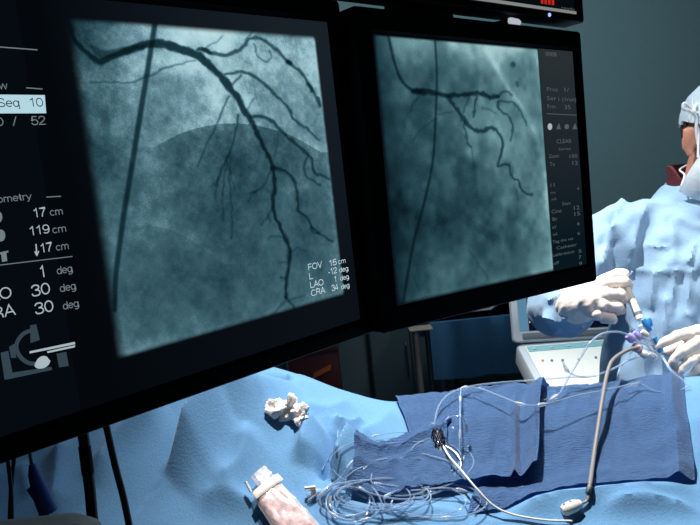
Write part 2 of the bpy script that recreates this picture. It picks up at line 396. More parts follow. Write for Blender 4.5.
# left monitor
tL, sL = monitor(FL, 'large left monitor with angiogram of a long branching artery and white readouts', (-.262, .160, -.155, .169), (-.286, .178, -.178, .187))
ACT = (-.262, .160)
def surround(u, v, PX, PY):
    k = (np.clip((u-.05)/.75, 0, 1)*np.clip(1.1-v, .25, 1))[..., None]; return np.array(lin(4, 8, 13)[:3])*(1-k)+np.array(lin(24, 32, 40)[:3])*k
picture('picture_surround', FL, -.175, .1595, -.1545, .1685, 40, 40, surround, sL, .0024)
cpL = [(100, 45, .40), (80, 75, .5), (120, 78, .62), (105, 110, .5), (120, 160, .45), (112, 200, .45), (130, 200, .42), (116, 240, .48), (195, 38, .86), (175, 30, .78), (130, 30, .66), (250, 48, .72), (300, 60, .76), (310, 48, .72), (180, 75, .68),
       (210, 85, .74), (170, 110, .62), (200, 112, .66), (240, 112, .74), (280, 108, .62), (305, 118, .6), (318, 130, .6), (150, 150, .54), (180, 150, .5), (230, 152, .44), (270, 150, .44), (310, 152, .5), (150, 190, .5), (200, 190, .44), (250, 190, .4),
       (300, 190, .42), (325, 170, .48), (150, 225, .46), (200, 225, .42), (150, 270, .37), (200, 270, .35), (250, 270, .37), (300, 240, .4), (150, 320, .42), (130, 345, .55), (200, 312, .40), (260, 300, .42), (320, 265, .42), (335, 285, .5), (280, 310, .45)]
STL = ((0, (4, 10, 14)), (.14, (16, 40, 48)), (.32, (38, 70, 80)), (.5, (62, 98, 109)), (.72, (106, 146, 158)), (.9, (158, 198, 208)), (1.1, (188, 222, 228)))
VL = [([(68, 20), (72, 30), (78, 42), (90, 54), (102, 60), (116, 55), (134, 48), (150, 44), (166, 44), (184, 50), (200, 56), (220, 74), (236, 94), (248, 114), (256, 128), (266, 150), (274, 166), (276, 188), (274, 202), (276, 216), (286, 236), (291, 256), (288, 276), (287, 298)],
       [5, 5, 5, 6, 7, 8, 8, 9, 9, 9, 8.5, 8, 7, 6.5, 5.5, 5, 4.5, 4.5, 4.2, 4, 4, 3.8, 3.2, 3], .84),
      ([(92, 46), (104, 54), (124, 50), (146, 46)], [3, 9, 8, 4], .55), ([(96, 61), (103, 64)], [4, 3], .6),
      ([(156, 24), (150, 62), (142, 110), (134, 160), (126, 208), (122, 236), (117, 276), (116, 310)], [6, 6, 6.2, 6.4, 6.4, 6.4, 6, 5], .74),
      ([(200, 49), (206, 50), (212, 52)], [5, 6, 5], .7), ([(206, 50), (224, 55), (236, 52), (246, 44), (252, 38), (264, 39), (274, 46), (290, 62), (300, 70), (312, 86), (320, 104)], [4.5, 5, 4.5, 4, 3.5, 3.5, 3.5, 3.5, 3, 3, 2], .6), ([(289.5, 62), (290.5, 62.5)], 6, .85),
      ([(310, 84), (313, 90)], 4, .7), ([(319, 97), (321, 106)], 3, .6),
      ([(226, 74), (240, 72), (252, 74), (264, 82), (278, 96), (290, 108), (296, 120), (310, 130), (320, 140)], [2.5, 3, 3.2, 3, 3, 3, 2.5, 2, 1.5], .62), ([(234, 83), (242, 75)], 2.2, .5),
      ([(252, 116), (268, 118), (278, 126), (290, 138), (302, 148), (312, 158), (316, 172), (330, 179)], [3.6, 3.5, 3.5, 3.5, 3.3, 3, 2.5, 2], .68), ([(309, 154), (305, 170), (310, 178), (322, 185)], 2, .58),
      ([(274, 167), (288, 172), (296, 184), (299, 200), (300, 211), (308, 218), (314, 228), (324, 236), (334, 241)], [3.5, 3.5, 3.3, 3, 3, 2.4, 2.2, 2.2, 1.8], .7), ([(312, 226), (314, 232), (320, 232)], 2, .5),
      ([(230, 96), (218, 124), (206, 148), (198, 166)], [2, 2, 1.8, 1.8], .5), ([(240, 114), (236, 136), (228, 158), (220, 176), (217, 186)], [2.6, 2.4, 2, 1.8, 1.5], .58),
      ([(230, 152), (226, 176), (224, 208), (225, 222)], 1.6, .45), ([(232, 152), (231, 180), (233, 208), (233, 238)], [1.8, 1.6, 1.8, 2], .45), ([(228, 160), (236, 190)], 1.2, .35), ([(214, 186), (222, 176)], 1.5, .4), ([(220, 178), (216, 196)], 1.3, .4), ([(226, 186), (222, 200)], 1.3, .35),
      ([(273, 168), (266, 184), (258, 190), (252, 193)], [1.5, 1.5, 2.4, 2], .5), ([(256, 191), (250, 202)], 1.8, .4), ([(274, 206), (268, 218), (262, 226)], 1.6, .4), ([(270, 216), (271, 222)], 2.4, .4), ([(286, 238), (276, 236), (270, 239)], 1.6, .4),
      ([(291, 252), (300, 248), (306, 250)], 1.5, .42), ([(288, 262), (281, 262)], 1.5, .4), ([(286, 278), (282, 277)], 2, .5), ([(287, 298), (292, 304), (303, 315)], [3, 2.6, 2], .6), ([(287, 300), (280, 308), (272, 316)], 1.5, .5), ([(289, 302), (298, 298), (306, 295)], 1.5, .4),
      ([(92, 82), (128, 82), (148, 76), (172, 66), (196, 60)], [1.6, 2, 2.2, 2, 1.6], .42), ([(202, 50), (212, 44), (218, 41), (224, 36)], 1.6, .4), ([(256, 44), (258, 54), (266, 61), (272, 58), (270, 50)], 1.5, .42), ([(246, 40), (254, 32)], 1.6, .4),
      ([(256, 96), (248, 112)], 1.2, .3), ([(280, 132), (276, 156)], 1.2, .3), ([(255, 84), (258, 98)], 1.2, .3), ([(204, 246), (224, 250), (232, 246)], 5, .12), ([(200, 278), (226, 280)], 6, .12), ([(105, 115), (112, 165)], 9, .14), ([(116, 176), (124, 180)], 4, .2)]
def pictL(u, v, PX, PY):
    V = rbf(cpL)(PX, PY)
    V += (vnoise(u, v, 7, 1)-.5)*.10+(vnoise(u, v, 16, 2)-.5)*.14+(vnoise(u, v, 34, 3)-.5)*.10+(vnoise(u, v, 75, 4)-.5)*.08+(np.random.rand(*u.shape)-.5)*.10
    for arc, g, w in (([(150, 150), (168, 140), (190, 130), (220, 124), (250, 124), (284, 132), (305, 142), (322, 152)], .12, 16), ([(126, 240), (138, 229), (152, 226), (172, 230), (192, 240), (212, 254), (226, 264)], .05, 10)):
        q = np.array([p[:2] for p in catmull([Vector((x, y, 0)) for x, y in arc], 6)]); yl = np.interp(PX, q[:, 0], q[:, 1]); ins = (PX > q[0, 0]-8) & (PX < q[-1, 0]+30)
        dd = PY-yl; edge = np.clip((PX-q[0, 0]+8)/30, 0, 1)*np.clip((q[-1, 0]+30-PX)/30, 0, 1)
        V += ins*edge*np.where(dd < 0, g*np.exp(dd/w), -g*.45*np.exp(-dd/60))*1.0
    V = stroke(V, PX, PY, [(134, 231), (140, 228), (152, 225)], 4, .12)
    V = (V-.47)*(1.34-.5*np.clip((v-.35)/.4, 0, 1))+.47+.02*np.clip((v-.35)/.4, 0, 1)
    for i_, (p, w, d) in enumerate(VL):
        jt = 0 if i_ == 3 else 2.0
        V = stroke(V, PX+(vnoise(u, v, 50, 5)-.5)*jt, PY+(vnoise(u, v, 50, 6)-.5)*jt, p, w, d*.92)
    el, er, et, eb = u*300, (1-u)*300, v*320, (1-v)*320
    rim = np.exp(-np.minimum(eb, er*1.3)/7)*.16; V = V+rim
    a = np.clip(el/14, 0, 1)**1.3*np.clip(er/5, 0, 1)*np.clip(et/7, 0, 1)*np.clip(eb/6, 0, 1)
    c0 = surround((u*.273+.0385)/.3345, (v*.273+.018)/.323, PX, PY); a = a*a*(3-2*a)
    return ramp(V, STL)*a[..., None]+c0*(1-a[..., None])
picture('angiogram_picture', FL, -.1400, .1392, -.1392, .1372, 390, 404, pictL, sL, .0018)
# its readouts
W = M_tw
quadp(FL, sL, [(-24, 94), (45.5, 94.8), (47, 113), (-24, 113.2)], M_hl, 'highlight_bar')
txt(FL, sL, 'Seq', -1.5, 20.5, 107, 9, M_ink); txt(FL, sL, '10', 30.5, 44, 106.6, 9, M_ink)
linep(FL, sL, (-22, 45), (38, 49.6), .0007, M_tg)
txt(FL, sL, 'w', 0, 8, 89, 8, M_tg); linep(FL, sL, (27, 87.6), (43, 88.8), .0007, M_tg)
txt(FL, sL, '0', -4, 4.5, 126, 9, M_tg); txt(FL, sL, '/', 14, 18, 125.5, 9, M_tg); txt(FL, sL, '52', 32.5, 46.5, 125, 9, M_tg)
txt(FL, sL, 'Geometry', -17, 33, 204.5, 7.6, M_tg); linep(FL, sL, (47, 197), (61.5, 196.2), .0007, M_tg)
for s, x0, x1, y, u0, u1, yu in (('17', 34.5, 47, 217.6, 51, 64, 215.8), ('119', 30.5, 51, 235.6, 53.5, 67.5, 233.4), ('17', 41.5, 53.5, 252.8, 57, 70, 250.8)):
    txt(FL, sL, s, x0, x1, y, 9.2, W); txt(FL, sL, 'cm', u0, u1, yu, 7.6, M_tg)
linep(FL, sL, (36.6, 244), (37.4, 255), .0008, W, 'arrow_mark'); linep(FL, sL, (35.4, 251.5), (37.5, 255.8), .0007, W, 'arrow_mark'); linep(FL, sL, (39.3, 251), (37.3, 255.8), .0007, W, 'arrow_mark')
linep(FL, sL, (-24, 268), (73, 256.4), .0006, M_tg)
for s, x0, x1, y, u0, u1, yu in (('1', 41.5, 46.5, 277.6, 58, 73.5, 274.5), ('30', 33, 51.5, 297, 61, 77, 292.2), ('30', 36.5, 55, 314.8, 64, 80, 309.8)):
    txt(FL, sL, s, x0, x1, y, 12, W); txt(FL, sL, 'deg', u0, u1, yu, 7.8, M_tg)
txt(FL, sL, 'LAO', -19, 13.5, 303.6, 12, W); txt(FL, sL, 'CRA', -18, 17, 322, 12, W)
def polyp(pts, w, m, name):
    lo = [FL.loc(*p) for p in pts]; q = catmull([Vector((a, b, 0)) for a, b in lo], 6); L_, R_ = [], []
    for i, p in enumerate(q):
        d = (q[min(i+1, len(q)-1)]-q[max(i-1, 0)]).normalized(); n = Vector((-d.y, d.x, 0))*w/2; L_.append(p+n); R_.append(p-n)
    b = MB(); b.grid([[FL(p.x, p.y, .0012) for p in L_], [FL(p.x, p.y, .0012) for p in R_]]); return b.build(name, m, sL, False, False)
polyp([(33, 330), (24, 334), (18, 342), (17.5, 350), (22, 358), (29, 363), (36, 364)], .0030, M_icon, 'gantry_icon')
quadp(FL, sL, [(31, 325.5), (37, 324.5), (40.5, 340), (31.5, 343)], M_icon, 'gantry_icon')
quadp(FL, sL, [(10, 347), (15, 344), (17, 358), (12, 358)], M_icon, 'gantry_icon')
quadp(FL, sL, [(1.5, 353), (9, 351), (13, 372), (5.5, 380)], M_icon, 'gantry_icon'); quadp(FL, sL, [(12, 373), (52, 367), (53, 370), (6, 380)], M_icon, 'gantry_icon')
quadp(FL, sL, [(57.5, 354), (67, 352), (69.5, 366), (60, 367.5)], M_icon, 'gantry_icon')
quadp(FL, sL, [(30.5, 351.5), (75.5, 342), (76, 344.4), (30.5, 353.6)], W, 'couch_icon'); quadp(FL, sL, [(48, 351.5), (76, 345.4), (75.5, 347.4), (48.5, 353.2)], W, 'couch_icon')
quadp(FL, sL, [(43+8*math.cos(a)+(1.5 if math.sin(a) < 0 else 0)*math.cos(a)*-1, 362.5+6.2*math.sin(a)-1.8*math.cos(a)) for a in [2*math.pi*k/20 for k in range(20)]], W, 'tube_icon')
for cx_, cy_ in ((-1.5, 217), (1.5, 235.5)):
    quadp(FL, sL, [(cx_+4.5*math.cos(a), cy_+6*math.sin(a)) for a in [2*math.pi*k/16 for k in range(16)]], M_tg, 'patient_icon')
quadp(FL, sL, [(-4, 253.5), (9, 250.5), (9, 252.5), (-4, 255.5)], M_tg, 'patient_icon'); quadp(FL, sL, [(2, 254), (7, 253), (8, 261), (3, 262)], M_tg, 'patient_icon')
for s, x0, x1, y, v_, u0, u1, yv, un, w0, w1, yu in (('FOV', 309, 323, 270.4, '15', 330, 337.5, 266.4, 'cm', 339, 346.5, 264.2), ('L', 310, 313.5, 279.6, '-12', 329, 337.8, 275, 'deg', 340, 349, 272.6),
                                           ('LAO', 311, 324.5, 288.2, '1', 335, 337.5, 282.4, 'deg', 341, 349.6, 280.8), ('CRA', 312, 326, 296.4, '34', 332.6, 339, 291.2, 'deg', 342, 350.2, 289.4)):
    txt(FL, sL, s, x0, x1, y, 6.4, M_ov); txt(FL, sL, v_, u0, u1, yv, 6.2, M_ov); txt(FL, sL, un, w0, w1, yu, 5, M_ov)
l_ = FL.loc(373.3, 329.5); MB().ball(FL(l_[0], l_[1], -.002), .0012, nu=8, nv=6).build('power_light', M_ledw, tL)

# right monitor
tR, sR = monitor(FR, 'right monitor with angiogram of a short horizontal artery and a grey text panel', (-.188, .186, -.1505, .1505), (-.2155, .2035, -.178, .177))
cpR = [(385, 50, .58), (400, 60, .5), (440, 60, .52), (485, 48, .85), (475, 72, .52), (520, 70, .6), (540, 60, .64), (400, 130, .36), (430, 120, .44), (460, 140, .46), (490, 112, .6), (520, 140, .56), (540, 160, .5), (390, 200, .27), (420, 200, .29), (450, 200, .35),
       (480, 180, .42), (500, 150, .62), (520, 220, .44), (545, 210, .6), (545, 260, .6), (400, 285, .34), (440, 290, .4), (470, 260, .36), (500, 260, .45), (530, 240, .48), (462, 268, .5), (420, 240, .28), (380, 110, .42), (385, 165, .32), (430, 255, .33), (520, 270, .52)]
STR = ((0, (4, 12, 17)), (.14, (14, 36, 44)), (.32, (36, 68, 77)), (.5, (64, 100, 108)), (.72, (104, 146, 152)), (.9, (158, 196, 200)), (1.1, (190, 220, 222)))
VR = [([(389, 34), (395, 60), (402, 79), (412, 89), (422, 91)], [3, 3, 3, 3.2, 4.5], .72), ([(414, 91), (422, 91), (431, 92), (445, 95), (459, 95), (479, 93), (491, 97), (499, 96)], [5, 7, 6, 5.5, 5, 4.5, 5.5, 4], .76), ([(418, 90), (425, 93)], 6, .5),
      ([(436, 37), (438, 77), (436.5, 120), (434, 160), (426, 200), (414, 246), (404, 305)], [2.2, 2.4, 2.6, 2.8, 3, 3.2, 3.2], .68),
      ([(449, 97), (459, 110), (466, 121), (479, 131), (488, 129), (495, 128), (503, 140), (503, 154), (499, 166), (510, 164), (513, 177), (520, 181), (523, 190), (531, 195), (533, 193)], [4.5, 4.5, 4, 4, 4, 3.6, 3, 2.8, 2.6, 2.6, 2.2, 2.2, 2, 2, 1.5], .68),
      ([(499, 97), (505, 91), (512, 95)], 2.4, .5), ([(499, 103), (502, 111), (511, 117), (514, 129), (511, 140)], [3, 2.5, 2, 2, 1.6], .58), ([(500, 101), (514, 103), (521, 111), (528, 126)], [2.2, 2.2, 2, 1.4], .5),
      ([(478, 96), (476, 109), (474, 117)], [2.5, 2.2, 1.8], .6), ([(470, 97), (467, 106), (465, 112)], 1.6, .42), ([(465, 121), (467, 134), (469, 145), (473, 147)], [2, 1.8, 2.6, 1.6], .48), ([(436, 114), (454, 112)], 2, .3), ([(420, 96), (414, 104), (412, 110)], 3, .3), ([(414, 140), (424, 128), (438, 118)], 1.6, .3),
      ([(484, 108), (496, 112)], 3, .25), ([(513.5, 64), (514.5, 64.5)], 5, .5), ([(518, 82), (518.5, 86)], 3, .4), ([(473, 147), (475, 168)], 1.4, .3), ([(515, 184), (519, 200)], 1.4, .25), ([(440, 200), (470, 222), (500, 240)], 10, .14), ([(455, 168), (462, 190)], 10, .14), ([(470, 250), (490, 280)], 2, .2), ([(412, 270), (420, 290)], 2, .2)]
def pictR(u, v, PX, PY):
    V = rbf(cpR)(PX, PY)
    V += (vnoise(u, v, 6, 11)-.5)*.10+(vnoise(u, v, 14, 12)-.5)*.15+(vnoise(u, v, 34, 13)-.5)*.09+(np.random.rand(*u.shape)-.5)*.06
    V = stroke(V, PX, PY, [(488, 50), (508, 86), (525, 109), (539, 140), (546, 175), (549, 215)], [4, 4, 4, 4, 5, 6], .13, 2.2, 'add')
    V = stroke(V, PX, PY, [(474, 44), (478, 70), (473, 92)], 6, .14, 2.5)
    for x, y, w in ((463, 268, 7), (495, 130, 16), (437, 115, 9), (470, 152, 7), (405, 295, 6), (503, 200, 6)): V = stroke(V, PX, PY, [(x, y), (x+2, y+3)], w, .10, 3, 'add')
    V = (V-.47)*1.2+.47
    for i_, (p, w, d) in enumerate(VR):
        jt = 0 if i_ in (0, 3) else 2.2
        V = stroke(V, PX+(vnoise(u, v, 50, 7)-.5)*jt, PY+(vnoise(u, v, 50, 8)-.5)*jt, p, w, d*.9)
    el, er, et, eb = u*240, (1-u)*240, v*270, (1-v)*270
    V = V+np.exp(-np.minimum(er, eb*1.2)/6)*.12
    V = V*(.35+.65*np.clip(el/26, 0, 1)**.7)
    a = np.clip(el/5, 0, 1)*np.clip(er/2, 0, 1)*np.clip(et/3, 0, 1)*np.clip(eb/5, 0, 1); a = a*a*(3-2*a)
    return ramp(V, STR)*a[..., None]+np.array(lin(10, 20, 26)[:3])*(1-a[..., None])
picture('angiogram_picture', FR, -.1878, .1065, -.1503, .1503, 330, 380, pictR, sR, .0018)
def panelR(u, v, PX, PY):
    t = np.clip(v*1.15, 0, 1)[..., None]; return np.array(lin(42, 49, 53)[:3])*(1-t)+np.array(lin(9, 24, 32)[:3])*t
picture('data_panel', FR, .1072, .1858, -.1503, .1503, 24, 60, panelR, sR, .0018)
for s, x0, x1, y, cap in (('0008', 546, 557, 55.6, 4), ('Proc', 547.5, 558.5, 91, 4), ('1/', 565, 569.5, 91.5, 4), ('Ser', 547.5, 557, 100, 4), ('1 (1run)', 559, 576.5, 101, 4), ('Frm', 548, 556, 108.3, 4), ('35', 565, 571, 109, 4),
                          ('CLEAR', 557, 572, 143.4, 4), ('Series', 559, 571, 150.4, 2.6), ('Zoom', 549.5, 559.5, 158, 3.6), ('100', 570, 578, 158, 3.6), ('Tx', 550, 555.5, 166, 3.6), ('12', 573, 578.5, 165, 4),
                          ('11', 551, 555, 187, 3.4), ('4', 577.5, 579.5, 190, 3), ('ms', 551, 556, 194, 2.6), ('mA', 552, 557, 200.5, 2.6), ('Exam', 563, 571, 205.4, 3), ('Cine', 552, 562, 213.6, 3.6), ('12', 574.5, 580, 210, 4), ('Br', 553, 558, 221, 3.4), ('15', 575, 580.5, 216, 4),
                          ('kV', 553, 557, 229, 3), ('8', 577.5, 580, 225.5, 3), ('mA', 553.5, 558, 236, 3), ('6', 578, 580.5, 235, 3), ('Tag the set', 553, 574, 243.4, 2.8), ('Catheter', 557, 577.5, 249.6, 3), ('calibration', 553, 575, 257, 3), ('5', 579, 582, 253, 3.2), ('7', 579, 582, 259, 3.2), ('off', 554, 559.5, 265, 3), ('9', 579.5, 582.5, 265.4, 3.2)):
    txt(FR, sR, s, x0, x1, y, cap, M_td)
linep(FR, sR, (547.5, 113.6), (577, 115), .0009, M_td)
for k, x in enumerate((550.8, 559.2, 567.6, 575.4)):
    if k % 2 == 0: quadp(FR, sR, [(x+2.2*math.cos(a), 126.5+(3.4 if k == 0 else 2.6)*math.sin(a)) for a in [2*math.pi*i/10 for i in range(10)]], M_tw if k == 0 else M_td, 'tool_icon')
    else: quadp(FR, sR, [(x-2, 129), (x+2.4, 129), (x+.6, 123)], M_td, 'tool_icon')

# upper monitor of the boom: only its lower corner hangs into view
tU, sU = monitor(FR, 'upper monitor above the right one, red readout and blue power light on it', (-.2, .2005, -.524, -.204), (-.2155, .2145, -.545, -.191))
linep(FR, sU, (470, -2.8), (577, 12.8), .0042, M_line, 'readout_line', .0009)
for k in range(4):
    x = 541.5+k*3.6
    quadp(FR, sU, [(x, -14), (x+2.6, -14), (x+2.4, 3.6+k*.5), (x+.2, 3.2+k*.5)], M_tred, 'readout_bar', .0009)
txt(FR, sU, 'ready', 562, 575, 8.6, 2.6, M_td)
l_ = FR.loc(548, 15.3); MB().ball(FR(l_[0], l_[1], -.002), .0026, nu=10, nv=8).build('power_light', M_led, tU)

# ceiling boom that carries them
t = thing('monitor_boom', 'black ceiling boom behind the monitors with a knob highlight painted as glow in the gap', 'boom', FR(-.1, -.19, .13))
def post(fr, x, y0, y1, z0, z1, w): return MB().box((x-w, y0, z0), (x+w, y1, z1), fr, .004)
post(FR, 0, -.30, .1, .094, .12, .05).build('mounting_plate', M_shell, t)
post(FR, 0, -.55, .05, .122, .16, .02).build('column', M_shell, t)
a0, a1 = FL(-.05, -.10, .125), FR(0, -.10, .14)
MB().tube([a0, (a0+a1)/2+Vector((-.02, .03, 0)), a1], .018, 12, 6).build('cross_arm', M_shell, t)
post(FL, -.05, -.15, .1, .092, .122, .05).build('mounting_plate', M_shell, t)
p0 = FR(0, -.5, .14); MB().tube([p0, Vector((p0.x, p0.y, 2.95))], .03, 14).build('ceiling_tube', M_shell, t)
l_ = FR.loc(516, 20.5); kb = FR(l_[0], l_[1]-.001, .03); MB().tube([FR(l_[0]-.009, l_[1]-.001, .006), FR(l_[0]-.006, l_[1], .004), FR(l_[0]+.008, l_[1]+.001, .004), FR(l_[0]+.012, l_[1]+.001, .004)], [.003, .0045, .0045, .003], 12).build('knob_glint', emat('glint_glow', (178, 184, 196)), t)  # pale emission paints the highlight on a metal knob, not a lamp
MB().tube([FR(l_[0]-.008, l_[1], .006), FR(l_[0]-.02, l_[1], .04), FR(0.02, -.185, .11)], .003, 8).build('knob_stem', M_shell, t)

# ------------------------------------------------------------------ the draped table
def xyz(px, py, t): p = P(px, py, t); return (p.x, p.y, p.z)
CP = [(-60, 545, 1.12), (50, 540, 1.12), (150, 540, 1.12), (250, 540, 1.12), (350, 540, 1.10), (450, 540, 1.10), (550, 540, 1.09), (650, 540, 1.08), (760, 540, 1.08),
      (550, 500, 1.17), (400, 510, 1.16), (650, 495, 1.16), (760, 480, 1.18), (520, 450, 1.245), (430, 460, 1.24), (620, 440, 1.26), (720, 430, 1.26), (440, 395, 1.36), (540, 383, 1.36), (640, 378, 1.36), (740, 370, 1.36), (400, 407, 1.36), (370, 398, 1.37),
      (285, 369, 1.38), (330, 384, 1.38), (200, 352, 1.385), (100, 372, 1.385), (0, 410, 1.385), (-60, 420, 1.385), (290, 420, 1.275), (200, 440, 1.25), (330, 450, 1.235), (100, 480, 1.22), (250, 490, 1.18), (20, 490, 1.22), (160, 490, 1.19), (340, 420, 1.30)]
W3 = np.array([xyz(*c) for c in CP]); RIDGE = [c for c in CP if c[2] > 1.35]
ext = []
for c in RIDGE:
    x, y, z = xyz(*c); ext += [(x, y+.10, z-.035), (x, y+.19, z-.13)]
W3 = np.r_[W3, np.array(ext)]
_h = rbf([(x*100, y*100, z) for x, y, z in W3])
def pt(px, py, t=1.27): return P(px, py, t)
FOLD = [  # pixel polyline, depth guess, height, width, asym
    ([(284, 374), (252, 392), (220, 399), (203, 425), (186, 455), (164, 484)], .078, .013), ([(236, 396), (262, 384), (290, 374)], -.06, .013),
    ([(352, 440), (345, 462), (330, 486)], .055, .011), ([(338, 432), (332, 460), (318, 478)], -.036, .013), ([(318, 424), (306, 440), (300, 470)], .032, .014), ([(330, 420), (352, 428), (366, 420)], .018, .010),
    ([(396, 408), (378, 425), (360, 440)], .014, .010), ([(170, 400), (120, 440), (90, 490)], .026, .018), ([(60, 440), (58, 480), (50, 520)], .022, .02), ([(20, 460), (30, 500)], .008, .012),
    ([(500, 520), (560, 505), (620, 500), (700, 488)], .022, .018), ([(600, 515), (650, 508), (700, 512)], .016, .012), ([(300, 505), (330, 495), (360, 510), (400, 508)], .008, .012), ([(380, 520), (430, 512), (470, 520)], .009, .014),
    ([(200, 500), (240, 505), (300, 522)], .016, .016), ([(250, 430), (240, 470), (215, 500)], .022, .02), ([(352, 398), (330, 410), (300, 405)], .010, .015)]
def raw(x, y): return _h(x*100, y*100)
def march(h, px, py):
    d = ray(px, py); lo, hi = .95, 1.62; t = np.linspace(lo, hi, 240)
    X, Y, Z = CAM.x+d.x*t, CAM.y+d.y*t, CAM.z+d.z*t; df = Z-h(X, Y); i = np.argmax(df < 0)
    if not (df < 0).any(): i = int(np.argmin(df)); return Vector((X[i], Y[i], Z[i]))
    if i == 0: return Vector((X[0], Y[0], Z[0]))
    k = df[i-1]/(df[i-1]-df[i]); tt = t[i-1]+(t[i]-t[i-1])*k
    return CAM+d*float(tt)
FW = []
for pl, hh, ww in FOLD:
    q = catmull([march(raw, *p) for p in pl], 4); FW.append((np.array([(v.x, v.y) for v in q]), hh, ww))
ASYM = {0, 2, 4, 6}
PEAK = P(285, 371, 1.36)
def height(x, y):
    x, y = np.asarray(x, float), np.asarray(y, float); z = raw(x, y); s = z.shape; Q = np.stack([x.ravel(), y.ravel()], 1); add = np.zeros(len(Q))
    for n_, (pl, hh, ww) in enumerate(FW):
        lo, hi = pl.min(0)-9*ww, pl.max(0)+9*ww; sel = ((Q > lo) & (Q < hi)).all(1)
        if not sel.any(): continue
        dm = np.full(sel.sum(), 9.); en = np.zeros(sel.sum()); sg = np.zeros(sel.sum())
        for i in range(len(pl)-1):
            d, t = segdist(Q[sel], pl[i], pl[i+1]); u = (i+t)/(len(pl)-1); b = d < dm; dm = np.where(b, d, dm); en = np.where(b, u, en)
            e = pl[i+1]-pl[i]; nr = np.array([e[1], -e[0]]); nr = nr*np.sign(nr[0]+1e-9)/np.linalg.norm(nr); sg = np.where(b, (Q[sel]-pl[i])@nr, sg)
        w2 = np.where(sg > 0, 3.2*ww, .85*ww) if n_ in ASYM else ww
        add[sel] += hh*np.exp(-np.abs(dm/w2)**1.4)*np.clip(np.sin(np.pi*np.clip(en, .02, .98))*1.6, 0, 1)
    fl = (vnoise(x+3, y+1, 9, 21)-.5)*(.004+.009*np.clip((y-1.1)/.15, 0, 1))+(np.abs(vnoise(x*.8+y+3, y-.5*x+4, 9, 25)-.5)-.2)*-.012*np.clip((y-1.1)/.15, .2, 1)+(vnoise(x+3, y+1, 22, 22)-.5)*.004

    return z+(add.reshape(s))+fl
def surf(px, py, up=0):
    p = march(height, px, py); return Vector((p.x, p.y, float(height(np.array([p.x]), np.array([p.y]))[0])+up))
def over(px, py, up=0): return march(lambda x, y: height(x, y)+up, px, py)
def top(x, y, up=0): return Vector((x, y, float(height(np.array([x]), np.array([y]))[0])+up))

Y0, Y1 = 1.0, 1.44
xs = np.arange(-.84, 1.0, .0042); ys = np.arange(Y0, Y1, .0042); GX, GY = np.meshgrid(xs, ys); GZ = height(GX, GY)
rows = []
for k, (dy, z) in enumerate(((-.035, .45), (-.03, .7), (-.022, .9), (-.010, None))):
    w_ = .012*np.sin(xs*38)+.008*np.sin(xs*81+1)
    rows.append([Vector((x, Y0+dy+w_[i]*(1 if z else .2)*(k < 3), z if z else GZ[0, i]-.03)) for i, x in enumerate(xs)])
rows += [[Vector((GX[j, i], GY[j, i], GZ[j, i])) for i in range(len(xs))] for j in range(len(ys))]
for k, (dy, z) in enumerate(((.012, None), (.024, .9), (.03, .7), (.035, .45))):
    w_ = .012*np.sin(xs*36+2)+.008*np.sin(xs*77)
    rows.append([Vector((x, Y1+dy+w_[i]*(1 if z else .2), z if z else GZ[-1, i]-.03)) for i, x in enumerate(xs)])
d = MB().grid(rows).build('surgical_drape', M_drape)
single(d, 'large light blue surgical drape covering the table, pleated into soft ridges', 'drape')
t = thing('operating_table', 'operating table hidden under the light blue drape', 'table', (.1, 1.27, 0))
MB().box((-.80, 1.06, .90), (.95, 1.40, .95), None, .02).build('tabletop', M_shell, t)
MB().box((-.78, 1.08, .951), (.93, 1.38, 1.0), None, .02).build('mattress', M_cab, t)
MB().box((-.05, 1.17, .06), (.25, 1.34, .9), None, .02).build('column', M_usgrey, t)
MB().box((-.35, 1.10, 0), (.55, 1.44, .06), None, .02).build('base', M_usdark, t)

# ------------------------------------------------------------------ dark blue towels
def towel(nw, ne, se, sw, off, ext_, label, edge=None, hem=True):
    a, b, c, d_ = [surf(*q) for q in (nw, ne, se, sw)]
    a = a+Vector((0, ext_, 0)); b = b+Vector((0, ext_, 0))
    nx, ny = int((b-a).length/.005), int((a-d_).length/.005); U, V = np.meshgrid(np.linspace(0, 1, nx), np.linspace(0, 1, ny))
    def bl(k): return (a[k]*(1-U)+b[k]*U)*(1-V)+(d_[k]*(1-U)+c[k]*U)*V
    X, Yv = bl(0)+.003*np.sin(V*9)*(U-.5), bl(1)+.004*np.sin(U*8+off*900)
    Z = height(X, Yv)+off+(vnoise(U+off*40, V, 12, int(off*1e4))-.5)*.004+(vnoise(U*3+off*40, V*.6, 14, 7)-.5)*.0035
    ed = np.minimum(np.minimum(U*nx, (1-U)*nx), np.minimum(V*ny, (1-V)*ny))*.005
    if hem: Z += .0018*np.exp(-((ed-.009)/.003)**2)
    if edge is not None: Z += edge(U, V)
    b_ = MB(); b_.grid([[Vector((X[j, i], Yv[j, i], Z[j, i])) for i in range(nx)] for j in range(ny)])
    ret = bmesh.ops.solidify(b_.bm, geom=b_.bm.faces[:], thickness=.003)
    o = b_.build('surgical_towel', M_towel); return single(o, label, 'towel', 'dark blue towels over the drape')
g = lambda x, c, w: np.exp(-((x-c)/w)**2)
towel((538, 385), (692, 376), (694, 482), (468, 513), .004, .05, 'dark blue towel lying right of the deep fold, under the grey cable and white plug', lambda U, V: .012*g(U, .93, .035)*(V > .0)+.007*g(V, .93, .05)+.006*g(U, .6+.1*V, .03)*g(V, .4, .3))
towel((398, 409), (556, 384), (538, 485), (424, 496), .011, .05, 'dark blue towel in the middle with a raised right edge overlapping its neighbour', lambda U, V: .024*np.clip((U-.84)/.12, 0, 1)**1.5*np.clip((V-.22)*5, 0, 1)+.012*g(U, .80, .025)*np.clip(V*2-.3, 0, 1)+.010*np.clip((V-.86)/.14, 0, 1)+.005*g(V, .15+.2*U, .05))
